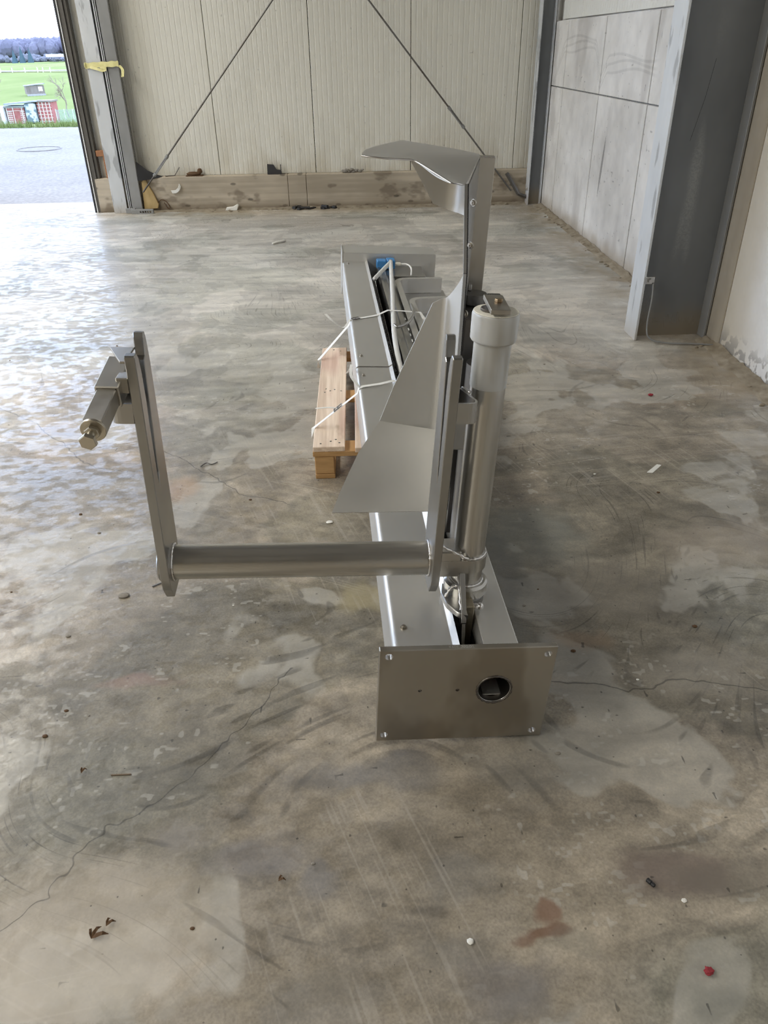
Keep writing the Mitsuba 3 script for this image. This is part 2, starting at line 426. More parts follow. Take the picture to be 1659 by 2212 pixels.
def plaster_col(p, n, uv):
    y, z = p.y, p.z
    c = mix((.66, .66, .65), (.74, .74, .735), fbm(y * 2, z * 2, 1.0, 4)) * (1 + .06 * (fbm(y * 50, z * 50, 2.0, 2) - .5))
    c = mix(c, (.42, .37, .28), smoothstep(3.65, 4.1, y + .2 * fbm(y * 3, z * 3, 4.0, 3)) * .7)
    c = mix(c, (.25, .24, .22), smoothstep(.17, .03, z) * smoothstep(.45, .55, fbm(y * 22, z * 22, 3.0, 3)) * .85)
    return c


principled('white_plaster', plaster_col, .8, specular=.2)


def galv_col(p, n, uv):
    x, y, z = p.x + p.y, p.y, p.z
    c = mix((.50, .525, .545), (.64, .66, .675), fbm(x * 9, z * 3, 1.0, 4))
    c = c * (1 - .35 * smoothstep(.62, .72, fbm(x * 16, z * 4, 8.0, 4)))
    return mix(c, (.40, .35, .28), smoothstep(.14, .0, z) * .5)


principled('galvanised', galv_col, .42, .25)
principled('galvanised_dull', lambda p, n, uv: mix((.20, .205, .20), (.31, .31, .305), fbm(p.x * 8, p.z * 3, 2.0, 3)), .5, .3)


def web_col(p, n, uv):
    x, z = p.x, p.z
    c = mix((.125, .135, .145), (.195, .207, .217), fbm(x * 5, z * 2.5, 1.0, 4))
    pale = smoothstep(.56, .78, fbm(x * 7 + 1, z * 1.6, 4.0, 3)) * (.35 + .65 * noise(x * 160, z * 160, 2.0))
    c = mix(c, (.36, .37, .36), pale * .5)
    c = mix(c, (.24, .195, .13), smoothstep(.24, .02, z + .12 * (fbm(x * 8, z * 8, 3.0, 3) - .5)) * .75)
    d = seg_dist(x, z, [(1.86, 1.42), (1.84, 1.25), (1.80, 1.05)])
    return c * (1 - .6 * (1 - smoothstep(.0005, .0025, d)))


principled('dark_galvanised', web_col, .55, .15)


def steel(key, a, b, r0, r1, fx=6.0, stain=None, metal=1.0):
    def col(p, n, uv):
        c = mix(a, b, fbm(p.x * fx, p.y * fx, p.z * fx, 3))
        if stain: c = mix(c, stain, smoothstep(.47, .66, fbm(p.x * 9 + 4, p.z * 5, p.y * 9, 4)) * .6)
        return c

    def rough(p, n, uv):
        return r0 + (r1 - r0) * fbm(p.x * 11 + 2, p.y * 11, p.z * 11, 3)

    principled(key, col, rough, metal)


steel('stainless', (.43, .425, .41), (.52, .515, .50), .24, .38)
steel('sheet_steel', (.66, .65, .615), (.72, .71, .68), .38, .50, 3.0, metal=.86)
steel('blasted_steel', (.52, .51, .48), (.62, .605, .57), .20, .32)
steel('arm_steel', (.355, .35, .335), (.43, .425, .41), .24, .36)
steel('bright_steel', (.72, .71, .70), (.80, .79, .78), .14, .26)
steel('plate_steel', (.45, .425, .38), (.55, .525, .47), .32, .46, 5.0, (.31, .27, .215))
steel('dark_steel', (.16, .155, .15), (.24, .235, .225), .35, .5, 8.0, (.12, .10, .085))
steel('rusty_steel', (.36, .31, .22), (.46, .42, .33), .35, .55, 20.0, (.36, .20, .07))
steel('brass_steel', (.46, .42, .34), (.56, .51, .42), .25, .4, 9.0)
principled('black_rubber', (.016, .016, .017), .6)
principled('black_paint', (.03, .03, .032), .45)
principled('interior_dark', (.02, .019, .018), .7)
principled('cream_plastic', lambda p, n, uv: mix((.66, .64, .55), (.73, .71, .62), fbm(p.x * 30, p.y * 30, p.z * 30, 3)), .45)


def sleeve_col(p, n, uv):
    c = mix((.50, .51, .50), (.60, .605, .595), fbm(p.x * 14, p.y * 14, p.z * 6, 3))
    return mix(c, (.32, .29, .23), smoothstep(.60, .78, fbm(p.x * 22, p.y * 22, p.z * 3, 3)) * .6)


principled('grey_sleeve', sleeve_col, .42, .35)
principled('white_pipe', (.62, .62, .60), .4)
principled('strap_white', (.76, .76, .73), .45)
principled('blue_plastic', (.05, .21, .47), .4)
principled('foam_white', (.74, .73, .68), .7)
principled('yellow_tape', lambda p, n, uv: mix((.60, .56, .22), (.76, .71, .36), fbm(p.x * 40, p.y * 40, p.z * 40, 2)), .5)
principled('brown_card', (.10, .062, .04), .8)
principled('rusty_brick', lambda p, n, uv: mix((.27, .12, .055), (.40, .20, .10), fbm(p.x * 20, p.z * 20, p.y * 20, 3)), .8)


def wood_col(p, n, uv):
    x, y, z = p.x, p.y, p.z
    g = fbm(x * 70 + 2 * fbm(x * 6, y * 1.2, 2.0, 3), y * 3.0, z * 60, 4)
    c = mix((.56, .44, .34), (.76, .635, .52), smoothstep(.25, .75, g))
    c = mix(c, (.52, .33, .27), smoothstep(.5, .75, fbm(x * 8, y * 3, 6.0, 3)) * .55)
    c = mix(c, (.27, .19, .12), smoothstep(.62, .76, fbm(x * 14 + 7, y * 5, 3.0, 4)) * .5)
    return c


principled('pallet_wood', wood_col, .75, specular=.25)
principled('pallet_wood_dark', lambda p, n, uv: mix((.34, .19, .075), (.52, .33, .16), fbm(p.x * 14, p.y * 14, p.z * 70, 4)), .7, specular=.25)
principled('yellow_wood', lambda p, n, uv: mix((.36, .25, .10), (.50, .37, .18), fbm(p.x * 30, p.y * 20, p.z * 9, 3)), .75)
principled('asphalt', lambda p, n, uv: mix((.19, .172, .155), (.25, .228, .205), fbm(p.x * 1.3, p.y * 1.3, 1.0, 4)) * (1 + .3 * (noise(p.x * 34, p.y * 34, 2.0) - .5)), .85)
principled('threshold_concrete', lambda p, n, uv: mix((.34, .33, .30), (.44, .43, .39), fbm(p.x * 3, p.y * 9, 1.0, 3)), .8)
principled('grass', lambda p, n, uv: mix(mix((.135, .17, .055), (.205, .225, .09), fbm(p.x * .11, p.y * .05, 1.0, 5)), (.26, .21, .12), smoothstep(.55, .62, fbm(p.x * .012, p.y * .02 + 2.4, 4.0, 3)) * .5), .9, specular=.1)
principled('grass_blade', lambda p, n, uv: mix((.13, .20, .04), (.24, .28, .09), noise(p.x * 3, p.y * 3, 1.0)), .8)
principled('forest_far', lambda p, n, uv: mix((.145, .145, .19), (.23, .22, .265), fbm(p.x * .12, p.z * .2, p.y * .12, 3)), .95, specular=0.0)  # grey-violet bare wood, bluish distance haze mixed into the colour
principled('forest_pale', lambda p, n, uv: mix((.16, .165, .195), (.215, .215, .235), fbm(p.x * .3, p.z * .3, p.y * .3, 3)), .95, specular=0.0)  # toned like the forest, with the same haze in the colour
principled('conifer_far', (.085, .13, .15), .95, specular=0.0)
principled('road_pale', (.40, .39, .37), .8)
principled('red_boards', lambda p, n, uv: mix((.34, .10, .09), (.44, .17, .15), noise(p.x * 3, p.z * 3, p.y * 3)), .8)
principled('white_paint', (.70, .71, .70), .6)
principled('grey_boards', lambda p, n, uv: mix((.20, .165, .14), (.28, .24, .21), noise(p.x * 4, p.z * 1.0, p.y * 4)), .85)
principled('camo_cover', lambda p, n, uv: mix((.16, .22, .24), (.58, .62, .62), smoothstep(.45, .55, fbm(p.x * 1.6, p.z * 1.6, p.y * 1.6, 3))), .8)
principled('roof_grey', (.33, .36, .37), .8)
principled('bark_pale', (.34, .29, .22), .9)
principled('fence_mesh', (.33, .43, .40), .6)
principled('roof_sheet', (.30, .29, .275), .6)
principled('steel_frame', (.20, .205, .21), .5, .3)
principled('red_rag', (.27, .025, .035), .7)
principled('frame_dark', lambda p, n, uv: mix((.075, .07, .06), (.12, .112, .10), fbm(p.x * 12, p.z * 4, 2.0, 3)), .5)
principled('leaf_brown', (.10, .055, .025), .8)
principled('stick_brown', (.16, .12, .08), .8)
principled('stone_grey', (.24, .22, .19), .9)
principled('dirt', lambda p, n, uv: mix((.15, .12, .08), (.38, .335, .265), fbm(p.x * 24, p.y * 24, p.z * 24, 4)), .95, specular=.1)

# ------------------------------------------------------------------ the hall
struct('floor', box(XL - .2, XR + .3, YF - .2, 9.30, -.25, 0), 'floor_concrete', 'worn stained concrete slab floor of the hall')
struct('ground_yard', join(box(-60, 40, 9.62, 20.6, -.25, -.035), box(-60, XL - .2, -40, 9.62, -.25, -.035), box(XL - .2, 40, -40, YF - .2, -.25, -.035)), 'asphalt', 'pale asphalt yard outside the open gate')
struct('threshold', box(XL - .2, 40, 9.30, 9.62, -.25, -.012, .008), 'threshold_concrete', 'concrete threshold strip between hall floor and yard')


def ribbed(w, z0, z1, d, pitch=.05, groove=.0019):
    """one sandwich panel, width w along x from 0, face at y = 0, thickness d towards +y, shallow vertical flutes"""
    prof = [(0, d), (0, .004), (.004, 0)]
    n = int((w - .02) / pitch)
    for i in range(1, n):
        x = i * w / n
        prof += [(x - .007, 0), (x - .004, groove), (x + .004, groove), (x + .007, 0)]
    prof += [(w - .004, 0), (w, .004), (w, d)]
    m = plate(prof, z1 - z0, 0); m.apply_translation((0, 0, z0)); return m


# back wall: dark carrier with the fluted cream panels hung on it, a concrete plinth below
carrier = join(box(DOOR_R + .06, XR + .3, YB + .062, YB + .16, 0, ROOF), box(XL - .2, DOOR_L, YB + .0, YB + .16, 0, ROOF), box(DOOR_L, DOOR_R + .06, YB + .0, YB + .16, DOOR_TOP, ROOF))
struct('wall_back', carrier, 'cream_panel', 'back wall of fluted cream sandwich panels beside the open gate')
PANEL_X = [-2.66, -2.40, -1.378, -.349, .674, 1.79, XR + .02]
for i in range(len(PANEL_X) - 1):
    w = PANEL_X[i + 1] - PANEL_X[i] - .006
    m = ribbed(w, .338, ROOF, .055); m.apply_translation((PANEL_X[i] + .003, YB, 0))
    put('panel', m, 'cream_panel', False, 'wall_back')
put('joint_backing', box(PANEL_X[0], XR + .02, YB + .052, YB + .061, .338, ROOF), 'interior_dark', False, 'wall_back')
pl = [(-2.70, -2.28), (-2.28, -.655), (-.652, -.458), (-.455, .9), (.903, XR + .02)]
struct('trim_1', box(-2.70, XR + .02, 8.862, YB + .05, 0, .330), 'plinth_concrete', 'board marked concrete plinth along the foot of the back wall')
for x0, x1 in pl:
    put('plinth_block', box(x0, x1, 8.842, YB + .02, 0.0, .336, .006), 'plinth_concrete', False, 'trim_1')

# right wall: formwork concrete panels below, cladding above, white plaster nearer than the column
struct('wall_right', join(box(XR + .018, XR + .22, YF, 9.1, 0, 1.68), box(XR + .06, XR + .22, YF, 9.1, 1.68, ROOF)), 'wall_concrete', 'right wall of cast concrete panels with white cladding above')
JY = [4.66, 5.857, 7.041, 8.235, 9.0]
for y0, y1 in zip(JY[:-1], JY[1:]):
    for z0, z1 in ((0.0, 1.128), (1.128, 1.68)):
        put('concrete_panel', box(XR, XR + .02, y0 + .008, y1 - .008, z0 + (.005 if z0 else 0), z1 - .005, .003), 'wall_concrete', False, 'wall_right')
CY = [4.2, 5.2, 5.86, 6.92, 7.92, 8.6]
for y0, y1 in zip(CY[:-1], CY[1:]):
    m = ribbed(y1 - y0 - .006, 1.69, ROOF, .03, .06, .0012)
    m.apply_transform(np.array([[0, 1, 0, XR + .03], [-1, 0, 0, y1 - .003], [0, 0, 1, 0], [0, 0, 0, 1.0]]))
    put('cladding_panel', m, 'white_cladding', False, 'wall_right')
put('joint_dark_sheet', box(XR + .0165, XR + .0178, 4.66, 8.95, 0, 1.675), 'steel_frame', False, 'wall_right')  # dark sheet behind the panel gaps, so the joints read dark
put('plaster_face', box(XR - .004, XR + .02, YF, 4.10, 0, ROOF), 'white_plaster', False, 'wall_right')
put('concrete_strip', box(XR - .012, XR + .02, 4.10, 4.66, 0, ROOF, .004), 'strip_concrete', False, 'wall_right')
struct('wall_left', join(box(XL - .2, XL, YF, GATE2[0], 0, ROOF), box(XL - .2, XL, GATE2[1], 9.1, 0, ROOF), box(XL - .2, XL, GATE2[0], GATE2[1], GATE2[2], ROOF)), 'cream_panel', 'far left wall of the hall')
struct('wall_rear', box(XL - .2, XR + .3, YF - .2, YF, 0, ROOF), 'plinth_concrete', 'rear wall behind the viewer')
# roof with the added light strips
xs = sorted({XL - .2, XR + .3} | {v for s in ADDED_SKYLIGHTS for v in s[:2]})
roof = []
for x0, x1 in zip(xs[:-1], xs[1:]):
    hit = [s for s in ADDED_SKYLIGHTS if s[0] <= x0 and x1 <= s[1]]
    if hit:
        s = hit[0]; roof += [box(x0, x1, YF - .2, s[2], ROOF, ROOF + .1), box(x0, x1, s[3], 9.12, ROOF, ROOF + .1)]
    else:
        roof.append(box(x0, x1, YF - .2, 9.12, ROOF, ROOF + .1))
struct('ceiling', join(*roof), 'roof_sheet', 'pale sheet metal roof of the hall')
for i, s in enumerate(ADDED_SKYLIGHTS):
    m = trimesh.Trimesh([(s[0], s[2], ROOF + .05), (s[1], s[2], ROOF + .05), (s[1], s[3], ROOF + .05), (s[0], s[3], ROOF + .05)], [(0, 2, 1), (0, 3, 2)], process=False)
    k = put(f'window_{i + 1}', m, 'white_paint', emitter={'type': 'area', 'radiance': {'type': 'rgb', 'value': [ADDED_SKYLIGHT * 1.0, ADDED_SKYLIGHT * .965, ADDED_SKYLIGHT * .885]}})  # glowing strip added out of view as main light of the hall
    label(k, 'assumed unseen roof light strip added to light the hall', kind='structure')
for i, y in enumerate((-5.0, -.6, 4.36)):
    struct('roof_beam', box(XL, XR, y - .09, y + .09, ROOF - .42, ROOF - .001), 'steel_frame', 'steel roof beam across the hall')

# ------------------------------------------------------------------ the big steel column by the right wall
c = 'steel_column'
put('flange', box(1.640, 1.654, 4.258, 4.446, 0, ROOF - .42, .002), 'galvanised', False, c)
put('web', box(1.654, 2.05, 4.346, 4.358, 0, ROOF - .42), 'dark_galvanised', False, c, text='dark grey web')
put('flange', box(2.05, 2.064, 4.258, 4.446, 0, ROOF - .42, .002), 'galvanised_dull', False, c)
clip = join(box(1.648, 1.700, 4.244, 4.258, .33, .372, .003), cyl((1.672, 4.244, .352), (1.672, 4.228, .352), .013, 6))
put('earth_clamp', clip, 'stainless', 20, c, text='small bright clamp with bolt')
label(c, 'galvanised H section steel column with dark web standing by the right wall', 'column')
cab = spline([(1.69, 4.238, .34), (1.695, 4.232, .25), (1.69, 4.225, .10), (1.71, 4.205, .03), (1.80, 4.17, .012), (1.95, 4.15, .010), (2.05, 4.12, .010)])
put('earth_cable', sweep(cab, .005, 8), 'galvanised_dull', True)
label('earth_cable', 'thin grey cable hanging from the clamp at the big column foot', 'cable')

# corner column at the back
c = 'corner_column'
put('flange', box(1.925, 1.935, 8.70, 8.84, 0, ROOF, .001), 'galvanised', False, c)
put('web', box(1.935, 2.06, 8.766, 8.774, 0, ROOF), 'dark_galvanised', False, c)
put('flange', box(2.06, 2.07, 8.70, 8.84, 0, ROOF, .001), 'galvanised', False, c)
put('gusset_bar', sweep([(1.70, 8.80, .31), (1.84, 8.79, .10), (1.93, 8.78, .07)], .022, 6), 'dark_steel', False, c)
put('bolt', hexa((1.92, 8.73, .16), (1.90, 8.73, .16), .018), 'bright_steel', False, c)
label(c, 'grey steel H column in the far corner between both walls', 'column')

# gate jamb and the two door guide posts left of the panels
c = 'gate_jamb'
put('rubber_seal', box(-2.757, -2.732, 8.84, 8.90, 0, DOOR_TOP, .004), 'black_rubber', False, c, text='black rubber edge seal')
put('edge_strip', box(-2.731, -2.722, 8.83, 8.90, 0, DOOR_TOP), 'white_paint', False, c, text='thin white edge strip')
put('frame', join(box(-2.721, -2.675, 8.845, 8.95, 0, DOOR_TOP, .002), box(-2.675, -2.645, 8.865, 8.95, 0, DOOR_TOP, .002)), 'frame_dark', False, c)
label(c, 'dark grey gate jamb with black rubber seal at the left opening', 'gate frame')
c = 'guide_post'
put('channel', prism([(-2.534, 0), (-2.392, 0), (-2.392, .012), (-2.534, .012)], 8.80, 8.81), 'galvanised', False, c) if False else None
put('face', box(-2.534, -2.392, 8.78, 8.788, 0, ROOF - .02, .002), 'galvanised', False, c)
put('web', box(-2.468, -2.458, 8.788, 8.86, 0, ROOF - .02), 'galvanised_dull', False, c)
put('back_flange', box(-2.53, -2.396, 8.86, 8.868, 0, ROOF - .02), 'galvanised_dull', False, c)
label(c, 'light mottled galvanised post left of the darker guide rail', 'post')
c = 'guide_rail'
put('face', box(-2.335, -2.226, 8.77, 8.81, 0, ROOF - .02, .003), 'galvanised_dull', False, c)
put('rail', box(-2.368, -2.358, 8.76, 8.83, 0, ROOF - .02), 'galvanised', False, c)
put('rail', box(-2.350, -2.343, 8.765, 8.83, 0, ROOF - .02), 'galvanised', False, c)
put('backing', box(-2.385, -2.23, 8.825, 8.845, .02, ROOF - .02), 'black_paint', False, c)
foot = mfd(box(-2.33, -2.10, 8.70, 8.735, 0.001, .045, .002))
for i in range(5):
    foot -= mfd(cyl((-2.235 + i * .026, 8.69, .020), (-2.235 + i * .026, 8.75, .020), .0105, 12))
put('foot', foot, 'galvanised_dull', 20, c, text='flat foot bar with a row of holes')
put('foot', box(-2.40, -2.30, 8.74, 8.77, 0.001, .05, .002), 'galvanised_dull', False, c)
label(c, 'dark grey door guide rail with perforated foot beside the cream panels', 'rail')
# yellow barrier tape tied round both posts
a = spline([(-2.55, 8.775, 1.372), (-2.50, 8.768, 1.372), (-2.42, 8.762, 1.378), (-2.34, 8.752, 1.380), (-2.26, 8.748, 1.384), (-2.215, 8.755, 1.384)], 6)
wv = np.array([.024 + .003 * math.sin(i * .9) for i in range(len(a))])
tp = ruled(a - np.c_[0 * wv, .3 * wv, wv], a + np.c_[0 * wv, -.3 * wv, wv], .002)
b = spline([(-2.215, 8.752, 1.37), (-2.185, 8.745, 1.33), (-2.195, 8.74, 1.27)], 5); wb = np.full(len(b), .014)
tail = ruled(b - np.c_[wb, 0 * wb, 0 * wb], b + np.c_[wb, 0 * wb, .3 * wb], .002)
knot = spline([(-2.50, 8.756, 1.36), (-2.44, 8.745, 1.345), (-2.38, 8.745, 1.33), (-2.34, 8.742, 1.345), (-2.40, 8.742, 1.36)], 5); wk = np.full(len(knot), .012)
kn = ruled(knot - np.c_[0 * wk, 0 * wk, wk], knot + np.c_[0 * wk, .5 * wk, wk], .002)
put('barrier_tape', join(tp, tail, kn, ring((-2.545, 8.77, 1.375), (1, 0, 0), .02, .006, 16, 6)), 'yellow_tape', 40)
label('barrier_tape', 'yellow barrier tape knotted around the two guide posts', 'tape')


# bracing rods
def brace(top, bottom, text):
    top, bottom = np.array(top, float), np.array(bottom, float); d = (bottom - top); L = np.linalg.norm(d); d /= L
    k = key_for('bracing_rod'); labels[k] = {}
    t0 = bottom - d * (.95 if top[0] < bottom[0] else .34)
    put('rod', sweep([top, bottom], .0085, 10), 'dark_steel', True, k)
    put('turnbuckle', join(cyl(t0 - d * .13, t0 - d * .095, .017, 14), cyl(t0 + d * .095, t0 + d * .13, .017, 14), sweep([t0 - d * .1 + (0, .012, .012), t0 + d * .1 + (0, .012, .012)], .006, 8), sweep([t0 - d * .1 - (0, .012, .012), t0 + d * .1 - (0, .012, .012)], .006, 8)), 'galvanised_dull', 30, k)
    label(k, text, 'bracing rod')


RL0, RL1 = np.array([-2.10, 8.72, .30]), np.array([-.664, 8.72, 1.8815])
brace(RL1 + (RL1 - RL0) * 1.4, RL0 + (RL0 - RL1) * .055, 'thin diagonal bracing rod running down to the left post')
RR0, RR1 = np.array([1.425, 8.72, .5166]), np.array([.2528, 8.72, 1.87])
RR0 = RR0 + (0, .045, 0); RR1 = RR1 + (0, .045, 0)
brace(RR1 + (RR1 - RR0) * 1.8, RR0 + (RR0 - RR1) * .28, 'thin diagonal bracing rod running down to the far right corner')

# ------------------------------------------------------------------ the column lifter lying on the floor: its own frame (s right, a along, h up)
MAT = np.array([[0.9982, -0.0335, 0.0503, .2262], [0.0337, 0.9994, -0.0039, 1.3203], [-0.0501, 0.0056, 0.9987, .0112], [0, 0, 0, 1.0]])
L = 'column_lifter'
label(L, 'stainless steel column lifter lying on its back across a pallet', 'lifting machine')


def lp(name, mesh, mat, smooth=False, parent=L, text=None):
    return put(name, mesh, mat, smooth, parent, MAT, text)


def to_world(p):
    return MAT[:3, :3] @ np.array(p, float) + MAT[:3, 3]


# base plate with its holes
bp = mfd(box(-.21, .21, 0, .017, 0, .2985, .0022))
for s, h in ((-.1875, .279), (.1885, .276), (.184, .021), (-.1905, .022)):
    bp -= mfd(cyl((s, -.02, h), (s, .04, h), .0098, 28))
bp -= mfd(cyl((.0715, -.02, .166), (.0715, .04, .166), .0425, 48))
for s, h in ((-.109, .169), (-.018, .168)):
    bp -= mfd(cyl((s, -.02, h), (s, .012, h), .0045, 16))
BP = lp('base_plate', bp, 'plate_steel', 25)
for s, h in ((-.1875, .279), (.1885, .276), (.184, .021), (-.1905, .022)):
    lp('threaded_hole', join(*[ring((s, .0025 + i * .0026, h), (0, 1, 0), .0098, .0011, 24, 6) for i in range(5)]), 'bright_steel', True, BP, 'bright threaded corner hole')
pipe = mfd(cyl((.0715, .001, .166), (.0715, .55, .166), .0422, 48)) - mfd(cyl((.0715, -.02, .166), (.0715, .545, .166), .0385, 48))
lp('socket_pipe', pipe, 'dark_steel', 30, BP, 'dark pipe stub behind the round hole')
lp('weld_bead', ring((.0715, -.0003, .166), (0, 1, 0), .0425, .0026, 60, 6, .45, 3), 'dark_steel', True, BP)
lp('pipe_rim', ring((.0715, .0015, .166), (0, 1, 0), .0400, .0016, 60, 6), 'stainless', True, BP)
lp('inner_bar', box(.062, .066, .10, .5, .125, .205), 'dark_steel', False, BP)
for s, h in ((-.109, .169), (-.018, .168)):
    lp('screw', cyl((s, .003, h), (s, .010, h), .0038, 12), 'dark_steel', False, BP)
txt = meshkit.text_mesh('X606.000.01', .0085)
txt = tm(txt) if hasattr(txt, 'to_mesh') else (txt if isinstance(txt, trimesh.Trimesh) else trimesh.Trimesh(*txt))
v = txt.vertices - txt.vertices.min(0); wid = v[:, 0].max()
txt = trimesh.Trimesh(np.c_[v[:, 0] * .060 / wid - .049, v[:, 1] * .95 + .004, v[:, 2] / max(v[:, 2].max(), 1e-6) * .0006 + .2983], txt.faces, process=False)
lp('stamped_number', txt, 'bright_steel', False, BP, 'number stamped in the top edge')

# column body: two folded sheets with a slot between them
HT, HB = .285, .1325


def left_profile(hh):
    outer = [(-.05, HB), (-.178, HB), (-.178, hh), (-.0355, hh), (-.0205, hh + .010), (-.0205, hh - .05)]
    inner = [(-.0228, hh - .05), (-.0228, hh + .0062), (-.036, hh - .0025), (-.1755, hh - .0025), (-.1755, HB + .0025), (-.05, HB + .0025)]
    return fillet(outer + inner, {1: .012, 2: .017, 9: .0145, 10: .009, 3: .004, 8: .003}, 6)


lp('left_sheet', prism(left_profile(HT), .017, 1.829), 'sheet_steel', 22)
lp('left_sheet', prism(left_profile(HT + .005), 1.822, 3.66), 'sheet_steel', 22)
rprof = fillet([(.05, HB), (.124, HB), (.124, HT), (.0385, HT), (.0340, HT - .045), (.0362, HT - .045), (.0405, HT - .0025), (.1215, HT - .0025), (.1215, HB + .0025), (.05, HB + .0025)], {1: .010, 2: .006, 3: .003, 7: .004}, 5)
lp('right_sheet', prism(rprof, .017, 1.62), 'sheet_steel', 22)
lp('back_sheet', box(-.174, .120, .018, 3.66, HB - .0025, HB + .001), 'sheet_steel')
lp('slot_liner', box(-.0200, .0335, .02, 3.62, .165, .170), 'interior_dark')
lp('slot_wall', box(-.0245, -.0232, .02, 3.62, .17, .245), 'interior_dark')
lp('slot_wall', box(.0365, .0380, .02, 3.62, .17, .238), 'interior_dark')
for a_, s_ in ((.094, -.1443), (1.719, -.1514), (1.941, -.1495), (3.596, -.144), (.70, -.145)):
    bolt((s_, a_, HT + (.005 if a_ > 1.83 else 0)), (0, 0, 1), .0062, L, MAT)
# far part: inner guide rails, ragged chain cover, ribbed tray
lp('guide_rail', prism(fillet([(.0385, .20), (.0385, HT), (.052, HT), (.056, HT - .012), (.075, HT - .012), (.079, HT - .004), (.085, HT - .004), (.088, HT - .02), (.130, HT - .02), (.130, HT - .023), (.086, HT - .023), (.083, HT - .007), (.081, HT - .007), (.077, HT - .015), (.054, HT - .015), (.050, HT - .003), (.041, HT - .003), (.041, .20)], .001, 3), 1.60, 3.62), 'stainless', 20)
for i in range(11):
    a_ = 1.70 + i * .085
    lp('slot_mark', box(.112, .117, a_, a_ + .034, HT - .0205, HT - .0185), 'white_paint', False, L, 'short bright slot in the rail')
rr = np.random.default_rng(5)
edge = [(-.0205, 1.60)]
for i in range(70):
    edge.append((-.0205 + rr.uniform(.004, .017), 1.60 + (i + .5) * 1.35 / 70))
edge.append((-.0205, 2.95))
lp('brush_seal', (lambda m: (m.apply_translation((0, 0, HT - .004)), m)[1])(plate(edge, .003)), 'black_rubber', False, L, 'ragged black rubber seal along the slot')
links = []
for i in range(64):
    a_ = 1.60 + i * .030
    for ds in (-.006, .006):
        links.append(box(.006 + ds - .0015, .006 + ds + .0015, a_, a_ + .026, .225, .240))
    links.append(cyl((-.003, a_ + .005, .2325), (.015, a_ + .005, .2325), .0055, 8))
k = lp('drive_chain', join(*links), 'dark_steel', False, L, 'dark roller chain in the slot'); label(k, kind='stuff')


def tray(path, h0, wall, flange, side, name, r=.045):
    pts = fillet([path[0]] + path[1:-1] + [path[-1]], {i: r * 1.5 for i in range(1, len(path) - 1)}, 7)
    ls = LineString(pts)
    w = ls.buffer(.0016, cap_style=2); f = ls.buffer(side * flange, single_sided=True, cap_style=2)
    a_ = trimesh.creation.extrude_polygon(w, wall); a_.apply_translation((0, 0, h0 - wall))
    b_ = trimesh.creation.extrude_polygon(f, .003); b_.apply_translation((0, 0, h0 - .003))
    lp(name, join(a_, b_), 'sheet_steel', 20)


tray([(.148, 1.60), (.148, 3.255), (.41, 3.285)], .290, .085, .030, 1, 'tray_frame')
tray([(.190, 1.60), (.190, 2.855), (.44, 2.90)], .288, .085, .030, 1, 'tray_frame')
lp('tray_floor', join(box(.126, .43, 2.66, 3.34, .200, .203), box(.126, .20, 1.60, 2.66, .200, .203)), 'stainless')
lp('cardboard_pad', panel3d([(.235, 2.42, .205), (.33, 2.42, .235), (.37, 2.60, .245), (.30, 2.68, .225), (.24, 2.60, .208)], .012), 'brown_card', False, L, 'dark brown pad inside the tray')
# drive head at the far end
hd = mfd(box(-.176, .421, 3.655, 3.862, .170, .345, .003)) - mfd(box(-.172, .417, 3.660, 3.855, .02, .340))
HD = lp('drive_head', hd, 'sheet_steel', 20)
lp('side_plate', box(-.181, -.176, 3.65, 3.862, .085, .352), 'sheet_steel', False, HD)
lp('inner_box', box(.09, .33, 3.40, 3.66, .15, .268, .004), 'stainless', False, HD)
lp('inner_box', box(.20, .36, 3.34, 3.42, .16, .235, .004), 'stainless', False, HD)
bolt((.405, 3.50, .215), (0, -1, 0), .012, HD, MAT)
lp('support_foot', box(.41, .417, 3.655, 3.862, .03, .12), 'sheet_steel', False, HD)

# --- tilting fork: pivot tube, cross tube, two slotted arms
TS, TA = .0225, .215
lp('pivot_tube', cyl((TS, TA, .335), (TS, TA, .972), .0385, 56), 'blasted_steel', 30)
lp('upper_sleeve', cyl((TS, TA, .860), (TS, TA, .972), .0398, 56, c=.0006), 'grey_sleeve', 30)
cap = trimesh.creation.revolve(np.array([(0, .962), (.0465, .962), (.0488, .966), (.0495, 1.016), (.0475, 1.0215), (.0, 1.0215)]), sections=64); cap.apply_translation((TS, TA, 0))
lp('end_cap', cap, 'grey_sleeve', 30, L, 'grey collar at the tube head')
lp('cap_disc', cyl((TS, TA, 1.0210), (TS, TA, 1.0235), .0470, 56, c=.001), 'cream_plastic', 30, L, 'cream plastic top disc')
lp('washer', cyl((TS - .012, TA, 1.0235), (TS - .012, TA, 1.029), .021, 36, c=.001), 'dark_steel', 30)
bar = box(-.0205, .0205, -.054, .054, 0, .0105, .0012); bar.apply_transform(trimesh.transformations.rotation_matrix(math.radians(-3), (0, 0, 1))); bar.apply_translation((TS + .0005, TA + .004, 1.029))
CB = lp('clamp_bar', bar, 'plate_steel', 20, L, 'flat clamp bar across the tube head')
lp('nut', hexa((TS + .004, TA + .006, 1.0395), (TS + .004, TA + .006, 1.046), .0085, .001), 'rusty_steel', 20, CB, 'rusty nut')
HH = .414
XLa, XRa = -.690, -.079     # inner face of left arm, outer (left) face of right arm
lp('cross_tube', cyl((XLa, .203, HH), (XRa, .203, HH), .0418, 56), 'blasted_steel', 30)
lp('weld_bead', ring((XLa + .0015, .203, HH), (1, 0, 0), .0428, .0032, 90, 7, .35, 1), 'bright_steel', True)
lp('weld_bead', ring((XRa - .0015, .203, HH), (1, 0, 0), .0428, .0032, 90, 7, .35, 2), 'bright_steel', True)
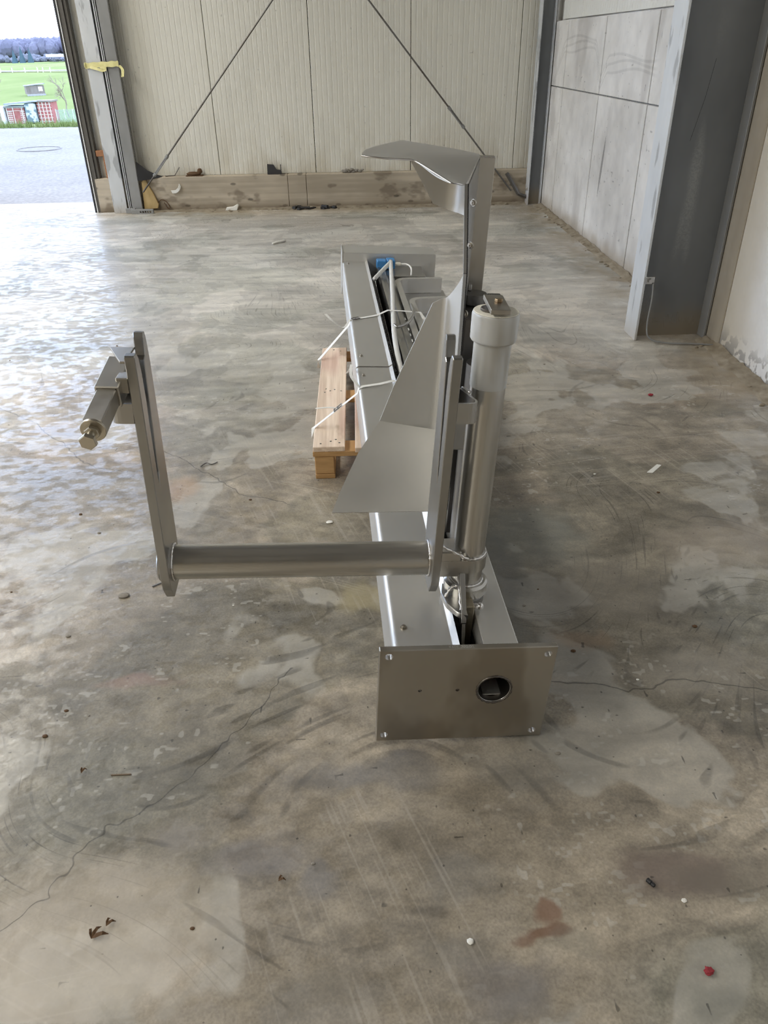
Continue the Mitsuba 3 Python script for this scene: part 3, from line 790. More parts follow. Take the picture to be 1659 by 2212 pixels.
arm = [(.168, .337), (.236, .337), (.262, .352), (.272, .40), (.262, .55), (.232, .905), (.222, .955), (.213, .9735), (.204, .974), (.199, .965), (.1985, .945), (.195, .930), (.1815, .925),
       (.1775, .80), (.1745, .69), (.178, .672), (.170, .640), (.160, .672), (.160, .70), (.152, .80), (.1535, .85), (.146, .915), (.136, .948), (.124, .9600), (.1085, .9600), (.1055, .957), (.110, .915), (.1365, .41), (.143, .375)]
TH = .0205
for x0, nm in ((XLa - TH, 'left'), (XRa, 'right')):
    m = plate(arm, TH, .0016, 'x'); m.apply_translation((x0, 0, 0))
    A = lp('fork_arm', m, 'arm_steel', 18)
# tube end stub left of the left arm
lp('end_stub', cyl((XLa - TH - .013, .203, HH - .002), (XLa - TH + .001, .203, HH - .002), .043, 48, c=.003), 'stainless', 30)
lp('arm_block', box(XRa + TH, -.004, .172, .236, HH - .038, HH + .036, .003), 'blasted_steel', 20)
# clamp strap and collars round the pivot tube
col = mfd(cyl((TS, TA, .388), (TS, TA, .424), .0445, 56)) + mfd(box(-.058, TS, TA - .0440, TA - .006, .388, .424))
col = col - mfd(cyl((TS, TA, .36), (TS, TA, .5), .0380, 56))
lp('clamp_collar', col, 'blasted_steel', 25)
lp('weld_bead', ring((TS, TA, .427), (0, 0, 1), .0405, .0030, 60, 7, .4, 4), 'bright_steel', True)
lp('weld_bead', sweep([(-.056 + i * .0058, TA - .040 + .002 * math.sin(i * 1.7) - i * .0003, .468 - i * .0032) for i in range(13)], [.0035 + .0012 * math.sin(i * 2.3) for i in range(13)], 7), 'bright_steel', True)
lp('base_collar', cyl((TS, TA, .306), (TS, TA, .345), .0545, 56, c=.006), 'blasted_steel', 30)
lp('base_collar', cyl((TS, TA, .268), (TS, TA, .306), .0500, 56, c=.003), 'dark_steel', 30)
lp('weld_bead', ring((TS, TA, .3455), (0, 0, 1), .0405, .0028, 60, 7, .4, 5), 'bright_steel', True)
# lever with rib at the collar foot
lob = fillet([(-.034, .235), (-.042, .195), (-.034, .150), (-.012, .112), (.012, .104), (.012, .20)], {1: .02, 2: .03, 3: .02}, 6)
m = plate(lob, .016, .002); m.apply_translation((0, 0, .297))
LV = lp('tilt_lever', m, 'stainless', 25)
rib = plate([(.20, .398), (.178, .396), (.108, .312), (.101, .290), (.110, .275), (.20, .300)], .0125, .001, 'x'); rib.apply_translation((-.0035, 0, 0))
lp('rib', rib, 'stainless', 20, LV)
lp('weld_bead', sweep([(-.0045 + .001 * math.sin(i * 2), .192 - i * .0071, .382 - i * .0056) for i in range(12)], [.0032 + .0012 * math.sin(i * 2.9) for i in range(12)], 7), 'bright_steel', True, LV)
lp('weld_bead', sweep([(-.026 + .0022 * i, .172 - .0012 * i, .335 + .0062 * i - .00045 * i * i) for i in range(-3, 9)], [.0042 + .0016 * math.sin(i * 2.1) for i in range(12)], 7), 'bright_steel', True, LV)
lp('stop_block', box(.0115, .0325, .128, .166, .155, .318, .002), 'rusty_steel', 20, L, 'square steel stop with rusty top')
lp('stop_wedge', plate([(.06, .17), (.150, .17), (.125, .285), (.118, .295), (.105, .285)], .008, .001, 'x'), 'stainless', 20)
lp('pin', join(cyl((.032, .150, .302), (.050, .150, .302), .0075, 18), icos((.051, .150, .302), .0095, 2)), 'bright_steel', True)
lp('roller', cyl((-.004, .075, .18), (.03, .075, .18), .02, 24), 'dark_steel', 30)


# brackets on the outer side of both arms
def bracket(x_face, sgn, a0, h0, h1):
    p = [(x_face, a0), (x_face + sgn * .047, a0), (x_face + sgn * .006, a0 + .115)]
    ls = LineString(fillet([p[0], p[1], p[2]], {1: .016}, 7))
    m = trimesh.creation.extrude_polygon(ls.buffer(.0026, cap_style=2), h1 - h0); m.apply_translation((0, 0, h0)); return m


lp('stop_bracket', bracket(XLa - TH, -1, .118, .815, .858), 'stainless', 25)
lp('stop_bracket', bracket(XRa + TH, 1, .122, .812, .858), 'stainless', 25)
lp('weld_bead', sweep([(-.036 + .0022 * i, .20 - .004 * i, .8600 + .0008 * math.sin(i)) for i in range(7)], .0035, 7), 'bright_steel', True)
# latch at the left arm
LT = lp('latch_plate', plate([(-.758, .196), (-.700, .200), (-.7105, .128), (-.722, .120), (-.731, .122)], .006, .001), 'stainless', 20) if False else None
m = plate([(-.758, .198), (XLa - TH, .200), (XLa - TH, .118), (-.722, .118)], .005, .0008); m.apply_translation((0, 0, .940))
LT = lp('latch_plate', m, 'plate_steel', 20)


def square_bar(p0, p1, w, wall=None, h=None):
    p0, p1 = np.array(p0, float), np.array(p1, float); d = p1 - p0; Ln = np.linalg.norm(d); d /= Ln
    x = np.cross(d, [0, 0, 1]); x /= np.linalg.norm(x); z = np.cross(x, d); h = h or w
    b = mfd(box(-w / 2, w / 2, 0, Ln, -h / 2, h / 2, .002))
    if wall: b = b - mfd(box(-w / 2 + wall, w / 2 - wall, -1, Ln + 1, -h / 2 + wall, h / 2 - wall))
    m = tm(b); F = np.eye(4); F[:3, 0], F[:3, 1], F[:3, 2], F[:3, 3] = x, d, z, p0
    m.apply_transform(F); return m


l0, l1 = np.array([-.743, .212, .900]), np.array([-.7560, -.060, .853])
ld = (l1 - l0) / np.linalg.norm(l1 - l0)
TB = lp('latch_tube', square_bar(l0, l0 + ld * .116, .046, .004), 'plate_steel', 20)
lp('inner_tube', square_bar(l0 + ld * .05, l0 + ld * .222, .037), 'plate_steel', 20, TB)
w0 = l0 + ld * .222
lp('washer', cyl(w0, w0 + ld * .006, .0235, 40, c=.001), 'brass_steel', 30, TB)
lp('nut', hexa(w0 + ld * .006, w0 + ld * .016, .0145, .0015), 'brass_steel', 20, TB)
BT = lp('adjusting_bolt', cyl(w0 + ld * .016, w0 + ld * .034, .0078, 24), 'brass_steel', 30, TB)
lp('bolt_head', hexa(w0 + ld * .034, w0 + ld * .044, .0165, .0015), 'brass_steel', 20, L, 'hexagonal bolt head at the latch end')
lp('latch_pivot', box(-.735, XLa - TH, .115, .150, .880, .912, .002), 'plate_steel', 20)

# --- chute: floor, wall turned into a flange, hood above
fold = [(-.1693, .670, .5633), (-.09, .670, .5525), (-.02, .670, .543), (.0, .655, .541)]
flo0 = [(-.309, .463, .385), (-.284, .524, .420), (-.234, .592, .500), (-.1693, .670, .5633)]
flo1 = [(.0, .465, .385), (.0, .53, .420), (.0, .598, .495), (.0, .655, .541)]
lp('chute_floor', ruled(flo0, flo1, .003), 'sheet_steel', 30)
wl_lo = [(-.1693, .670, .5633), (-.134, .670, .559), (-.060, .670, .549), (-.030, .670, .545), (-.016, .669, .543), (-.006, .663, .542), (.0, .650, .541), (.001, .60, .52), (.001, .53, .45), (.001, .455, .40)]
wl_hi = [(-.1693, .670, .5640), (-.134, .670, .669), (-.060, .670, .854), (-.040, .670, .904), (-.016, .669, .917), (-.006, .663, .921), (.0, .650, .930), (.001, .60, .957), (.001, .54, .99), (.001, .478, 1.03)]
lp('chute_wall', ruled([(p[0], p[1], p[2] - .007) for p in wl_lo], wl_hi, .003), 'sheet_steel', 35)
ne = [(.001, .452, .40), (.001, .4516, .7536), (.001, .478, 1.03), (.001, .5595, 1.212)]
bars = []
for p, q in zip(ne[:-1], ne[1:]):
    bars.append(ruled([np.array(p) + (-.0035, 0, 0), np.array(p) + (.0035, 0, 0)], [np.array(q) + (-.0035, 0, 0), np.array(q) + (.0035, 0, 0)], .007))
lp('edge_bar', join(*bars), 'stainless', 20)
lp('edge_seal', join(*[ruled([np.array(p) + (.0035, .001, 0), np.array(p) + (.0062, .001, 0)], [np.array(q) + (.0035, .001, 0), np.array(q) + (.0062, .001, 0)], .008) for p, q in zip(ne[:-1], ne[1:])]), 'black_rubber', False, L, 'black seal along the chute edge')
sp0 = [(.006, .462, .70), (.006, .478, .98), (.006, .512, 1.10), (.006, .5595, 1.208)]
sp1 = [(.057, .712, .70), (.057, .712, .98), (.057, .712, 1.10), (.058, .712, 1.250)]
lp('side_plate', ruled(sp0, sp1, .003), 'stainless', 30)
bolt((.017, .528, 1.178), (-.83, -.5, 0), .0062, L, MAT)
bolt((.014, .500, 1.09), (-.83, -.5, 0), .0062, L, MAT)
bolt((.012, .480, .935), (-.83, -.5, 0), .0062, L, MAT)
# hood: grid over the outline in the (s, a) plane, drooping towards the near right corner
hood = np.array([(.058, .712, 1.2535), (.0637, .7547, 1.255), (-.1018, 1.0204, 1.255), (-.1399, .9535, 1.255), (-.1979, .8336, 1.255), (-.2200, .7705, 1.255), (-.2320, .7055, 1.2545), (-.2346, .6589, 1.2545), (-.1844, .6284, 1.254),
                 (-.1143, .6689, 1.248), (-.101, .639, 1.245), (-.0466, .4812, 1.226), (-.0276, .5186, 1.22), (-.0035, .5566, 1.212)])
hp = Polygon(hood[:, :2])
from scipy.interpolate import RBFInterpolator
rbf = RBFInterpolator(hood[:, :2], hood[:, 2], smoothing=1e-5, kernel='thin_plate_spline')
vv, ff = trimesh.creation.triangulate_polygon(hp, engine='earcut')
hm = trimesh.Trimesh(np.c_[vv, np.zeros(len(vv))], ff, process=False)
hm = hm.subdivide_to_size(.03)
hv = hm.vertices.copy(); hv[:, 2] = rbf(hv[:, :2])
hm.merge_vertices(); hv = hm.vertices.copy(); hv[:, 2] = rbf(hv[:, :2])
hf = hm.faces
nf = len(hv)
from collections import Counter
ec = Counter(tuple(sorted(e)) for f_ in hf for e in ((f_[0], f_[1]), (f_[1], f_[2]), (f_[2], f_[0])))
side = []
for f_ in hf:
    for e in ((f_[0], f_[1]), (f_[1], f_[2]), (f_[2], f_[0])):
        if ec[tuple(sorted(e))] == 1: side += [(e[0], e[1] + nf, e[1]), (e[0], e[0] + nf, e[1] + nf)]
solid = trimesh.Trimesh(np.vstack([hv, hv - (0, 0, .003)]), np.vstack([hf, hf[:, ::-1] + nf, side]), process=False); solid.fix_normals()
lp('hood_top', solid, 'sheet_steel', 35)
rim = [hood[i] + (0, 0, -.001) for i in (7, 8, 9, 10, 11, 12, 13)]
lp('hood_rim', sweep(rim, .0022, 6), 'bright_steel', True)
uw_lo = [(-.112, .80, 1.243), (-.070, .80, 1.180), (-.038, .80, 1.1285), (-.009, .80, 1.118), (.012, .795, 1.112), (.030, .778, 1.110), (.042, .74, 1.110), (.048, .69, 1.112)]
uw_hi = [(-.112, .80, 1.2505), (-.070, .80, 1.2510), (-.038, .80, 1.2515), (-.009, .80, 1.251), (.012, .795, 1.251), (.030, .778, 1.251), (.042, .74, 1.250), (.048, .69, 1.248)]
lp('hood_wall', ruled(uw_lo, uw_hi, .003), 'sheet_steel', 40)
ch = mfd(box(.0575, .0975, .712, .738, .925, 1.2545, .001)) - mfd(box(.0600, .0950, .715, .80, .90, 1.251))
lp('hood_post', ch, 'plate_steel', 20)
lp('weld_bead', sweep([(.0585 + i * .0032, .7115, 1.2535 + .0006 * math.sin(i * 2)) for i in range(13)], .0016, 6), 'bright_steel', True)
# bearing housing behind the pivot tube
lp('bearing_housing', box(.016, .098, .505, .700, .285, .915, .004), 'dark_steel', 20)
lp('bearing_housing', cyl((.052, .43, .83), (.052, .43, .286), .036, 40), 'dark_steel', 30)
lp('housing_disc', cyl((.062, .625, .918), (.062, .625, .945), .031, 48, c=.002), 'dark_steel', 30, L, 'round dark disc on the housing')
lp('disc_lug', box(.045, .055, .64, .66, .945, .962, .002), 'stainless', 20)
lp('housing_bracket', box(.10, .135, .60, .66, .915, .935, .002), 'dark_steel', 20)
lp('guide_block', box(-.012, .05, .395, .44, .610, .690, .003), 'stainless', 20)
lp('guide_block', box(-.010, .05, .392, .44, .700, .712, .002), 'bright_steel', 20)
# proximity switch pipe lying over the slot with its blue connector
lp('switch_pipe', sweep(spline([(.020, 1.80, .262), (.024, 2.207, .296), (.0696, 2.82, .302), (.1175, 3.50, .318), (.118, 3.53, .320)], 8), .0125, 14), 'white_pipe', True)
lp('switch_pipe', sweep(spline([(.116, 3.53, .318), (.06, 3.37, .314), (-.005, 3.19, .305)], 6), .0125, 14), 'white_pipe', True)
lp('switch_head', join(box(.035, .095, 3.55, 3.62, .272, .322, .004), box(.098, .150, 3.55, 3.63, .274, .326, .004)), 'blue_plastic', 20, L, 'blue connector')
lp('cable_gland', cyl((.15, 3.56, .305), (.185, 3.56, .303), .011, 16), 'cream_plastic', 30)
lp('switch_cable', sweep(spline([(.185, 3.56, .303), (.225, 3.54, .306), (.243, 3.47, .30), (.236, 3.40, .275)], 7), .0055, 8), 'strap_white', True, L, 'thin white cable')
lp('loose_hose', sweep(spline([(.158, 2.70, .300), (.150, 2.52, .310), (.105, 2.36, .312), (.050, 2.30, .310), (.032, 2.32, .312)], 8), .0075, 10), 'stainless', True, L, 'short bent metal hose')

# ------------------------------------------------------------------ pallet under the far part
P = 'wooden_pallet'
label(P, 'short wooden pallet under the lying lifter column', 'pallet')
PA = math.radians(-.55)
PF = np.eye(4); PF[:2, :2] = [[math.cos(PA), -math.sin(PA)], [math.sin(PA), math.cos(PA)]]; PF[:3, 3] = (-.181, 2.712, 0)
PF = PF.copy()


def pp(name, m, mat, text=None):
    return put(name, m, mat, False, P, PF, text)


PLEN, PW = 1.165, .60
for x0, x1, d0, d1 in ((0, .127, .0, .0), (.168, .262, -.015, .02), (.30, .39, .0, .01), (.473, PW, .0, .0)):
    k = pp('plank', box(x0, x1, d0, PLEN + d1, .1225, .1445, .0025), 'pallet_wood')
    if x0 == 0:
        for nx, ny in ((.03, .03), (.07, .05), (.105, .035), (.035, .60), (.055, .575), (.075, .59), (.105, .57), (.02, 1.10), (.06, 1.13), (.095, 1.11), (.03, .56), (.09, .065)):
            put('nail', cyl((nx, ny, .1440), (nx, ny, .1452), .0042, 8), 'dark_steel', False, k, PF)
for y0 in (.0, .535, PLEN - .10):
    pp('cross_board', box(-.002, PW, y0 + .001, y0 + .10, .1005, .1225, .002), 'pallet_wood_dark')
    for x0 in (0.004, .26, PW - .081):
        pp('block', box(x0, x0 + .078, y0 + .004, y0 + .096, .020, .1005, .003), 'pallet_wood_dark')
for x0 in (0.004, .26, PW - .081):
    pp('bottom_board', box(x0, x0 + .079, .002, PLEN - .002, .0, .020, .002), 'pallet_wood_dark')


# strapping bands
def band(pts, w, t=.0012, up=(0, 0, 1)):
    p = np.array(pts, float); tg = np.gradient(p, axis=0); tg /= np.linalg.norm(tg, axis=1, keepdims=True)
    A, B = [], []
    for i in range(len(p)):
        x = np.cross(tg[i], up); x /= np.linalg.norm(x) + 1e-9
        A.append(p[i] - x * w / 2); B.append(p[i] + x * w / 2)
    return ruled(A, B, t)


def w2(s, a, h):
    return to_world((s, a, h))


HS = HT + .0065
S1 = [(-.188, 3.70, .10), (-.190, 3.705, .143), (-.180, 3.70, .150), w2(-.184, 2.462, .262), w2(-.177, 2.465, .287), w2(-.160, 2.468, HS), w2(-.09, 2.50, HS + .002), w2(-.035, 2.528, HS + .004), w2(.02, 2.548, .315), w2(.10, 2.562, .308), w2(.192, 2.572, .298), w2(.205, 2.50, .285), w2(.208, 2.47, .24)]
k = put('strapping_band', band(S1, .019), 'strap_white', 40)
label(k, 'white strapping band farther from the camera, tied over column and loose pipe', 'strap')
S2 = [(-.186, 2.885, .10), (-.186, 2.889, .143), (-.176, 2.894, .150), w2(-.183, 1.585, .262), w2(-.177, 1.590, .284), w2(-.160, 1.593, HS - .002), w2(-.09, 1.615, HS), w2(-.032, 1.636, HS + .006), w2(.0, 1.645, HT), w2(.005, 1.65, .23)]
k2 = put('strapping_band', band(S2, .019), 'strap_white', 40)
label(k2, 'white strapping band nearer the camera, tied over column above the pallet gap', 'strap')


def buckle(c, d, n, parent):
    d = np.array(d, float) / np.linalg.norm(d); n = np.array(n, float); x = np.cross(d, n); x /= np.linalg.norm(x)
    c = np.array(c, float); q = lambda u, v: c + d * u + x * v
    m = join(sweep([q(-.02, -.011), q(.02, -.011), q(.02, .011), q(-.02, .011), q(-.02, -.011)], .0022, 6), sweep([q(0, -.011), q(0, .011)], .0022, 6))
    put('buckle', m, 'dark_steel', 30, parent, None, 'wire buckle')


a1, b1 = np.array(S1[2]), np.array(S1[3])
buckle(np.array(S1[5]) + (.01, .0, .004), np.array(S1[6]) - S1[4], (0, 0, 1), k)
put('tail', band(spline([np.array(S1[4]) + (0, 0, .004), np.array(S1[4]) + (-.035, -.10, -.005), np.array(S1[4]) + (-.085, -.10, .03), np.array(S1[4]) + (-.12, -.05, .05)], 6), .012), 'strap_white', 40, k)
a2, b2 = np.array(S2[2]), np.array(S2[3])
buckle(a2 + (b2 - a2) * .55 + (-.002, 0, .004), b2 - a2, (-.5, 0, .85), k2)
put('tail', band(spline([np.array(S2[4]) + (0, 0, .006), np.array(S2[4]) + (-.03, .06, .03), np.array(S2[4]) + (-.028, .17, .035), np.array(S2[4]) + (-.03, .23, .0), np.array(S2[4]) + (-.05, .27, -.04)], 6), .012), 'strap_white', 40, k2)
put('tail', band(spline([a2 + (b2 - a2) * .55, a2 + (b2 - a2) * .45 + (-.02, 0, .02), a2 + (b2 - a2) * .36 + (-.06, 0, .03)], 5), .010), 'strap_white', 40, k2)

# ------------------------------------------------------------------ things along the plinth
bt = join(icos((-1.655, 8.905, .358), .05, 2, (1.5, .7, .42), .25, 2.0, 1), icos((-1.59, 8.905, .382), .035, 2, (.75, .8, .8), .2, 2.0, 2), box(-1.74, -1.56, 8.87, 8.945, .336, .345, .003))
put('work_shoe', bt, 'leaf_brown', 30); label('work_shoe', 'flattened dark brown shoe lying on the plinth ledge', 'shoe')
m = plate([(0, 0), (.15, 0), (.15, .095), (.143, .095), (.143, .04), (.10, .045), (.07, .095), (.005, .10)], .03, .002, 'y'); m.apply_translation((-.87, 8.885, .337))
put('plastic_bracket', m, 'black_paint', 20); label('plastic_bracket', 'black stepped plastic bracket standing on the plinth ledge', 'bracket')
hp_ = []
for i in range(16):
    hp_.append(icos((.045 + rng.uniform(-.11, .11), 8.905 + rng.uniform(-.02, .02), .345 + rng.uniform(0, .035) * (1 - abs(i - 8) / 9)), rng.uniform(.010, .022), 1, (1.2, 1, .8), .3, 2, i))
put('gravel_heap', join(*hp_), 'stone_grey', 30); label('gravel_heap', 'small heap of grey gravel on the plinth ledge', 'gravel', kind='stuff')
m = panel3d([(-2.22, 8.74, .32), (-2.22, 8.80, .50), (-2.12, 8.82, .41), (-2.03, 8.84, .365), (-1.97, 8.86, .345), (-2.08, 8.82, .325)], .006)
put('plastic_sheet', m, 'black_paint', False); label('plastic_sheet', 'crumpled black plastic sheet behind the guide rail foot', 'plastic sheet')
m = plate([(-2.215, .03), (-2.07, .035), (-2.055, .075), (-2.10, .20), (-2.165, .33), (-2.20, .30)], .035, .004, 'y'); m.apply_translation((0, 8.80, 0))
put('wood_wedge', m, 'yellow_wood', 20); label('wood_wedge', 'yellowish broken wood wedge leaning at the guide rail foot', 'wood')
put('wire_hook', sweep(spline([(-2.06, 8.825, .095), (-2.02, 8.82, .12), (-1.975, 8.82, .10), (-1.945, 8.82, .045), (-1.965, 8.815, .03), (-2.00, 8.82, .09)], 5), .005, 6), 'leaf_brown', True)
label('wire_hook', 'bent rusty wire hook in front of the plinth', 'wire')
put('iron_rod', sweep([(-1.96, 8.90, .342), (-1.86, 8.90, .347), (-1.80, 8.905, .425)], .006, 6), 'dark_steel', True); label('iron_rod', 'bent dark iron rod lying on the plinth ledge', 'rod')
cf = spline([(-1.90, 8.83, .195), (-1.855, 8.815, .200), (-1.82, 8.815, .225), (-1.805, 8.83, .26)], 5); wc = np.full(len(cf), .02)
put('foam_strip', ruled(cf - np.c_[wc * .3, 0 * wc, -wc * .7], cf + np.c_[wc * .3, 0 * wc, -wc * .7], .012), 'foam_white', 40); label('foam_strip', 'curved white foam strip stuck on the plinth face', 'foam')
m = plate([(-1.345, 0), (-1.22, 0), (-1.20, .05), (-1.215, .06), (-1.26, .035), (-1.33, .03)], .05, .004, 'y'); m.apply_translation((0, 8.77, .001))
put('foam_piece', m, 'foam_white', 20); label('foam_piece', 'white foam offcut on the floor against the plinth', 'foam')
hp_ = [box(0, rng.uniform(.03, .10), 0, rng.uniform(.02, .04), 0, rng.uniform(.01, .03)) for i in range(18)]
for i, b_ in enumerate(hp_):
    b_.apply_transform(trimesh.transformations.rotation_matrix(rng.uniform(0, 3), (0, 0, 1))); b_.apply_translation((-.40 + rng.uniform(-.20, .26), 8.77 + rng.uniform(-.05, .02), .001 + rng.uniform(0, .03) * (i % 3 == 0)))
put('scrap_pile', join(*hp_), 'black_paint', False); label('scrap_pile', 'low pile of black scrap pieces at the plinth foot', 'scrap', kind='stuff')
m = box(-2.642, -2.42, 8.872, 8.93, .548, .605, .004); put('wood_block', m, 'rusty_brick'); label('wood_block', 'orange brown wood block lying crosswise on top behind the light post', 'block')
m = box(-2.575, -2.455, 8.872, 8.93, .338, .547, .004); put('wood_block', m, 'rusty_brick'); label('wood_block_001', 'upright orange brown block under the crosswise one behind the post', 'block')

# dirt and rubble strips along the wall feet


def dirt_strip(name, pts, w, hmax, text, seed):
    rr = np.random.default_rng(seed); p = []
    P_ = spline(pts, 1) if len(pts) == 2 else np.array(pts)
    n = 160; A = np.array(pts[0], float); B = np.array(pts[1], float); d = (B - A); Ln = np.linalg.norm(d); d = d / Ln; q = np.array([d[1], -d[0]])
    cols = 9; v = []; f = []
    for i in range(n + 1):
        for j in range(cols):
            t = j / (cols - 1); ww = w * (.45 + .75 * float(meshkit.fbm(np.array([[i * .09, 3.0, seed]]))[0]))
            xy = A + d * Ln * i / n + q * ww * t
            hh = hmax * (1 - t) ** 1.2 * (.25 + 1.1 * float(meshkit.fbm(np.array([[i * .35, j * .8, seed + 5.0]]))[0])) - (.004 if j == cols - 1 else 0)
            v.append((xy[0], xy[1], max(hh, -.004)))
    for i in range(n):
        for j in range(cols - 1):
            a_ = i * cols + j; f += [(a_, a_ + 1, a_ + cols + 1), (a_, a_ + cols + 1, a_ + cols)]
    m = trimesh.Trimesh(v, f, process=False)
    if m.face_normals[:, 2].mean() < 0: m.invert()
    peb = []
    for i in range(int(70 * Ln / 4)):
        t = rr.uniform(0, 1); u = rr.uniform(0, 1) ** 1.5
        xy = A + d * Ln * t + q * w * 1.1 * u
        r_ = rr.uniform(.004, .013); peb.append(icos((xy[0], xy[1], r_ * .4), r_, 1, (1.3, 1, .7), .35, 2, int(rr.integers(999))))
    k_ = put(name, join(m, *peb), 'dirt', 30); label(k_, text, 'dirt', kind='stuff')


dirt_strip('dirt_strip', [(2.075, 8.7), (2.075, 4.45)], .10, .022, 'dirt and crumbs gathered along the concrete wall foot', 1)
dirt_strip('dirt_strip', [(2.07, 4.25), (2.07, 1.0)], .13, .03, 'dirt and rubble along the white wall foot near the column', 2)
dirt_strip('dirt_strip', [(1.69, 4.34), (2.05, 4.34)], -.10, .05, 'brown dirt heap between the flanges at the column foot', 3) if False else dirt_strip('dirt_strip', [(2.045, 4.345), (1.66, 4.345)], .17, .11, 'brown dirt heap between the flanges at the column foot', 3)
dirt_strip('dirt_strip', [(1.95, 8.845), (-2.2, 8.845)], -.09, .02, 'dusty dirt line along the plinth foot', 4) if False else dirt_strip('dirt_strip', [(-2.2, 8.845), (1.95, 8.845)], .12, .018, 'dusty dirt line along the plinth foot', 4)


# small litter on the floor
def lit(name, m, mat, text, cat, group=None, smooth=False):
    k_ = put(name, m, mat, smooth); label(k_, text, cat, group)


def leaf(x, y, r, ang, n=3):
    ms = []
    for i in range(n):
        t = ang + i * .8; L_ = r * (1 - .2 * i)
        o = np.array([[0, 0, .001], [.3 * L_, .10 * L_, .010], [.7 * L_, .09 * L_, .012], [L_, 0, .003], [.65 * L_, -.09 * L_, .010], [.3 * L_, -.08 * L_, .006]])
        c_, s_ = math.cos(t), math.sin(t); o[:, :2] = o[:, :2] @ np.array([[c_, s_], [-s_, c_]]); ms.append(panel3d(o + (x, y, .002), .0012))
    return join(*ms)


lit('dry_leaf', leaf(-.563, .863, .034, .2), 'leaf_brown', 'split dry brown leaf, largest scrap at lower left of the floor', 'leaf')
lit('dry_leaf', leaf(-.540, .887, .020, .4, 2), 'leaf_brown', 'small dry leaf bit beside the largest leaf', 'leaf')
lit('dry_leaf', leaf(-.702, 1.272, .016, .6, 2), 'leaf_brown', 'dark leaf crumb left of the pale stick', 'leaf')
lit('stick', box(-.628, -.580, 1.262, 1.265, .0005, .003), 'stick_brown', 'short thin stick near the floor crack at left', 'stick')
lit('stick', sweep([(-.69, 2.02, .003), (-.655, 2.045, .003)], .0022, 6), 'dark_steel', 'thin dark stick below the left arm foot', 'stick')
lit('leaf_crumb', leaf(-.201, .965, .016, 0, 2), 'leaf_brown', 'brown leaf crumb left of the dark stain in the foreground', 'leaf')
m = plate([(0, 0), (.066, .066), (.082, .058), (.022, -.006)], .0012); m.apply_translation((1.17, 2.67, .0008)); lit('paper_tag', m, 'foam_white', 'small white paper tag on the floor right of the tube', 'paper')
rag = icos((.624, .738, .006), .008, 2, (1.1, .9, .75), .6, 2.2, 3); lit('red_scrap', rag, 'red_rag', 'crumpled red scrap at the lower right of the floor', 'scrap')
lit('red_scrap', icos((1.456, 3.447, .006), .010, 2, (1.2, .9, .6), .5, 2, 4), 'red_rag', 'tiny dark red scrap on the floor before the column', 'scrap')
lit('white_crumb', icos((.184, .818, .003), .0065, 1, (1, 1, .5), .4, 2, 5), 'foam_white', 'white crumb left of the rust stain in the foreground', 'crumb')
lit('white_crumb', icos((.632, .878, .002), .005, 1, (1.2, 1, .5), .4, 2, 6), 'foam_white', 'white crumb below the black plug at right', 'crumb')
lit('white_crumb', icos((-.116, 2.377, .003), .009, 1, (1.5, 1, .4), .4, 2, 7), 'foam_white', 'white crumb on the floor left of the chute floor', 'crumb')
lit('black_plug', join(cyl((.571, .926, .005), (.577, .917, .005), .0048, 12, c=.001), cyl((.577, .917, .005), (.582, .910, .005), .0042, 12, c=.001)), 'black_rubber', 'small black ribbed plug in the dark stain at right', 'plug', None, 30)
lit('oval_pebble', icos((-.772, 1.978, .004), .014, 2, (1.3, 1, .35), .1, 1, 8), 'stone_grey', 'dark oval pebble below the left arm', 'pebble', None, True)
lit('curled_shaving', sweep(spline([(-.70, 7.06, .006), (-.66, 7.10, .012), (-.62, 7.13, .012), (-.60, 7.18, .006)], 5), .010, 6), 'foam_white', 'curled white shaving on the far floor', 'shaving', None, True)
lit('bent_wire', sweep(spline([(-.665, 2.85, .004), (-.645, 2.875, .006), (-.62, 2.865, .004), (-.60, 2.885, .004)], 4), .0022, 6), 'dark_steel', 'tiny bent dark wire left of the pallet', 'wire', None, True)
rr = np.random.default_rng(11)
for i in range(34):
    y_ = rr.uniform(.75, 4.5); x_ = rr.uniform(-.50, .50) * (y_ * 1.0 + .35)
    if -.25 < x_ < .45 and y_ > 1.2: continue
    r_ = rr.uniform(.0022, .006)
    lit('grit', icos((x_, y_, r_ * .35), r_, 1, (1.4, 1, .6), .3, 2, i), ('leaf_brown', 'stone_grey', 'foam_white')[i % 7 // 3], 'tiny crumb of grit lying loose on the slab', 'grit', 'loose grit crumbs on the slab')

# ------------------------------------------------------------------ outside
prof = [(20.4, -.09), (21.2, -.10), (24, -.36), (28, -.72), (40, -1.55), (60, -3.0), (90, -5.1), (117, -6.75), (160, -7.1), (200, -6.95), (270, -6.4), (350, -5.85), (480, -5.6), (600, -5.4), (760, -4.6), (1100, 3.0), (1500, 12.0)]
py, pz = np.array(prof).T
ys = np.concatenate([np.linspace(20.4, 60, 40), np.linspace(62, 350, 60), np.linspace(360, 1500, 40)]); xs_ = np.linspace(-1, .3, 70)
gv, gf = [], []
for y in ys:
    for x in xs_:
        z = np.interp(y, py, pz) + (0 if y < 22 else .004 * (y - 20) ** .8 * math.sin(x * 14 + y * .02))
        gv.append((x * (y + 40) * .9, y, z))
nx = len(xs_)
for i in range(len(ys) - 1):
    for j in range(nx - 1):
        a_ = i * nx + j; gf += [(a_, a_ + 1, a_ + nx + 1), (a_, a_ + nx + 1, a_ + nx)]
struct('meadow', trimesh.Trimesh(gv, gf, process=False), 'grass', 'green meadow sloping down and rising to the far forest', smooth=True)


def gz(y): return float(np.interp(y, py, pz))


def spot(dx, y): return np.array([dx * y, y, gz(y)])


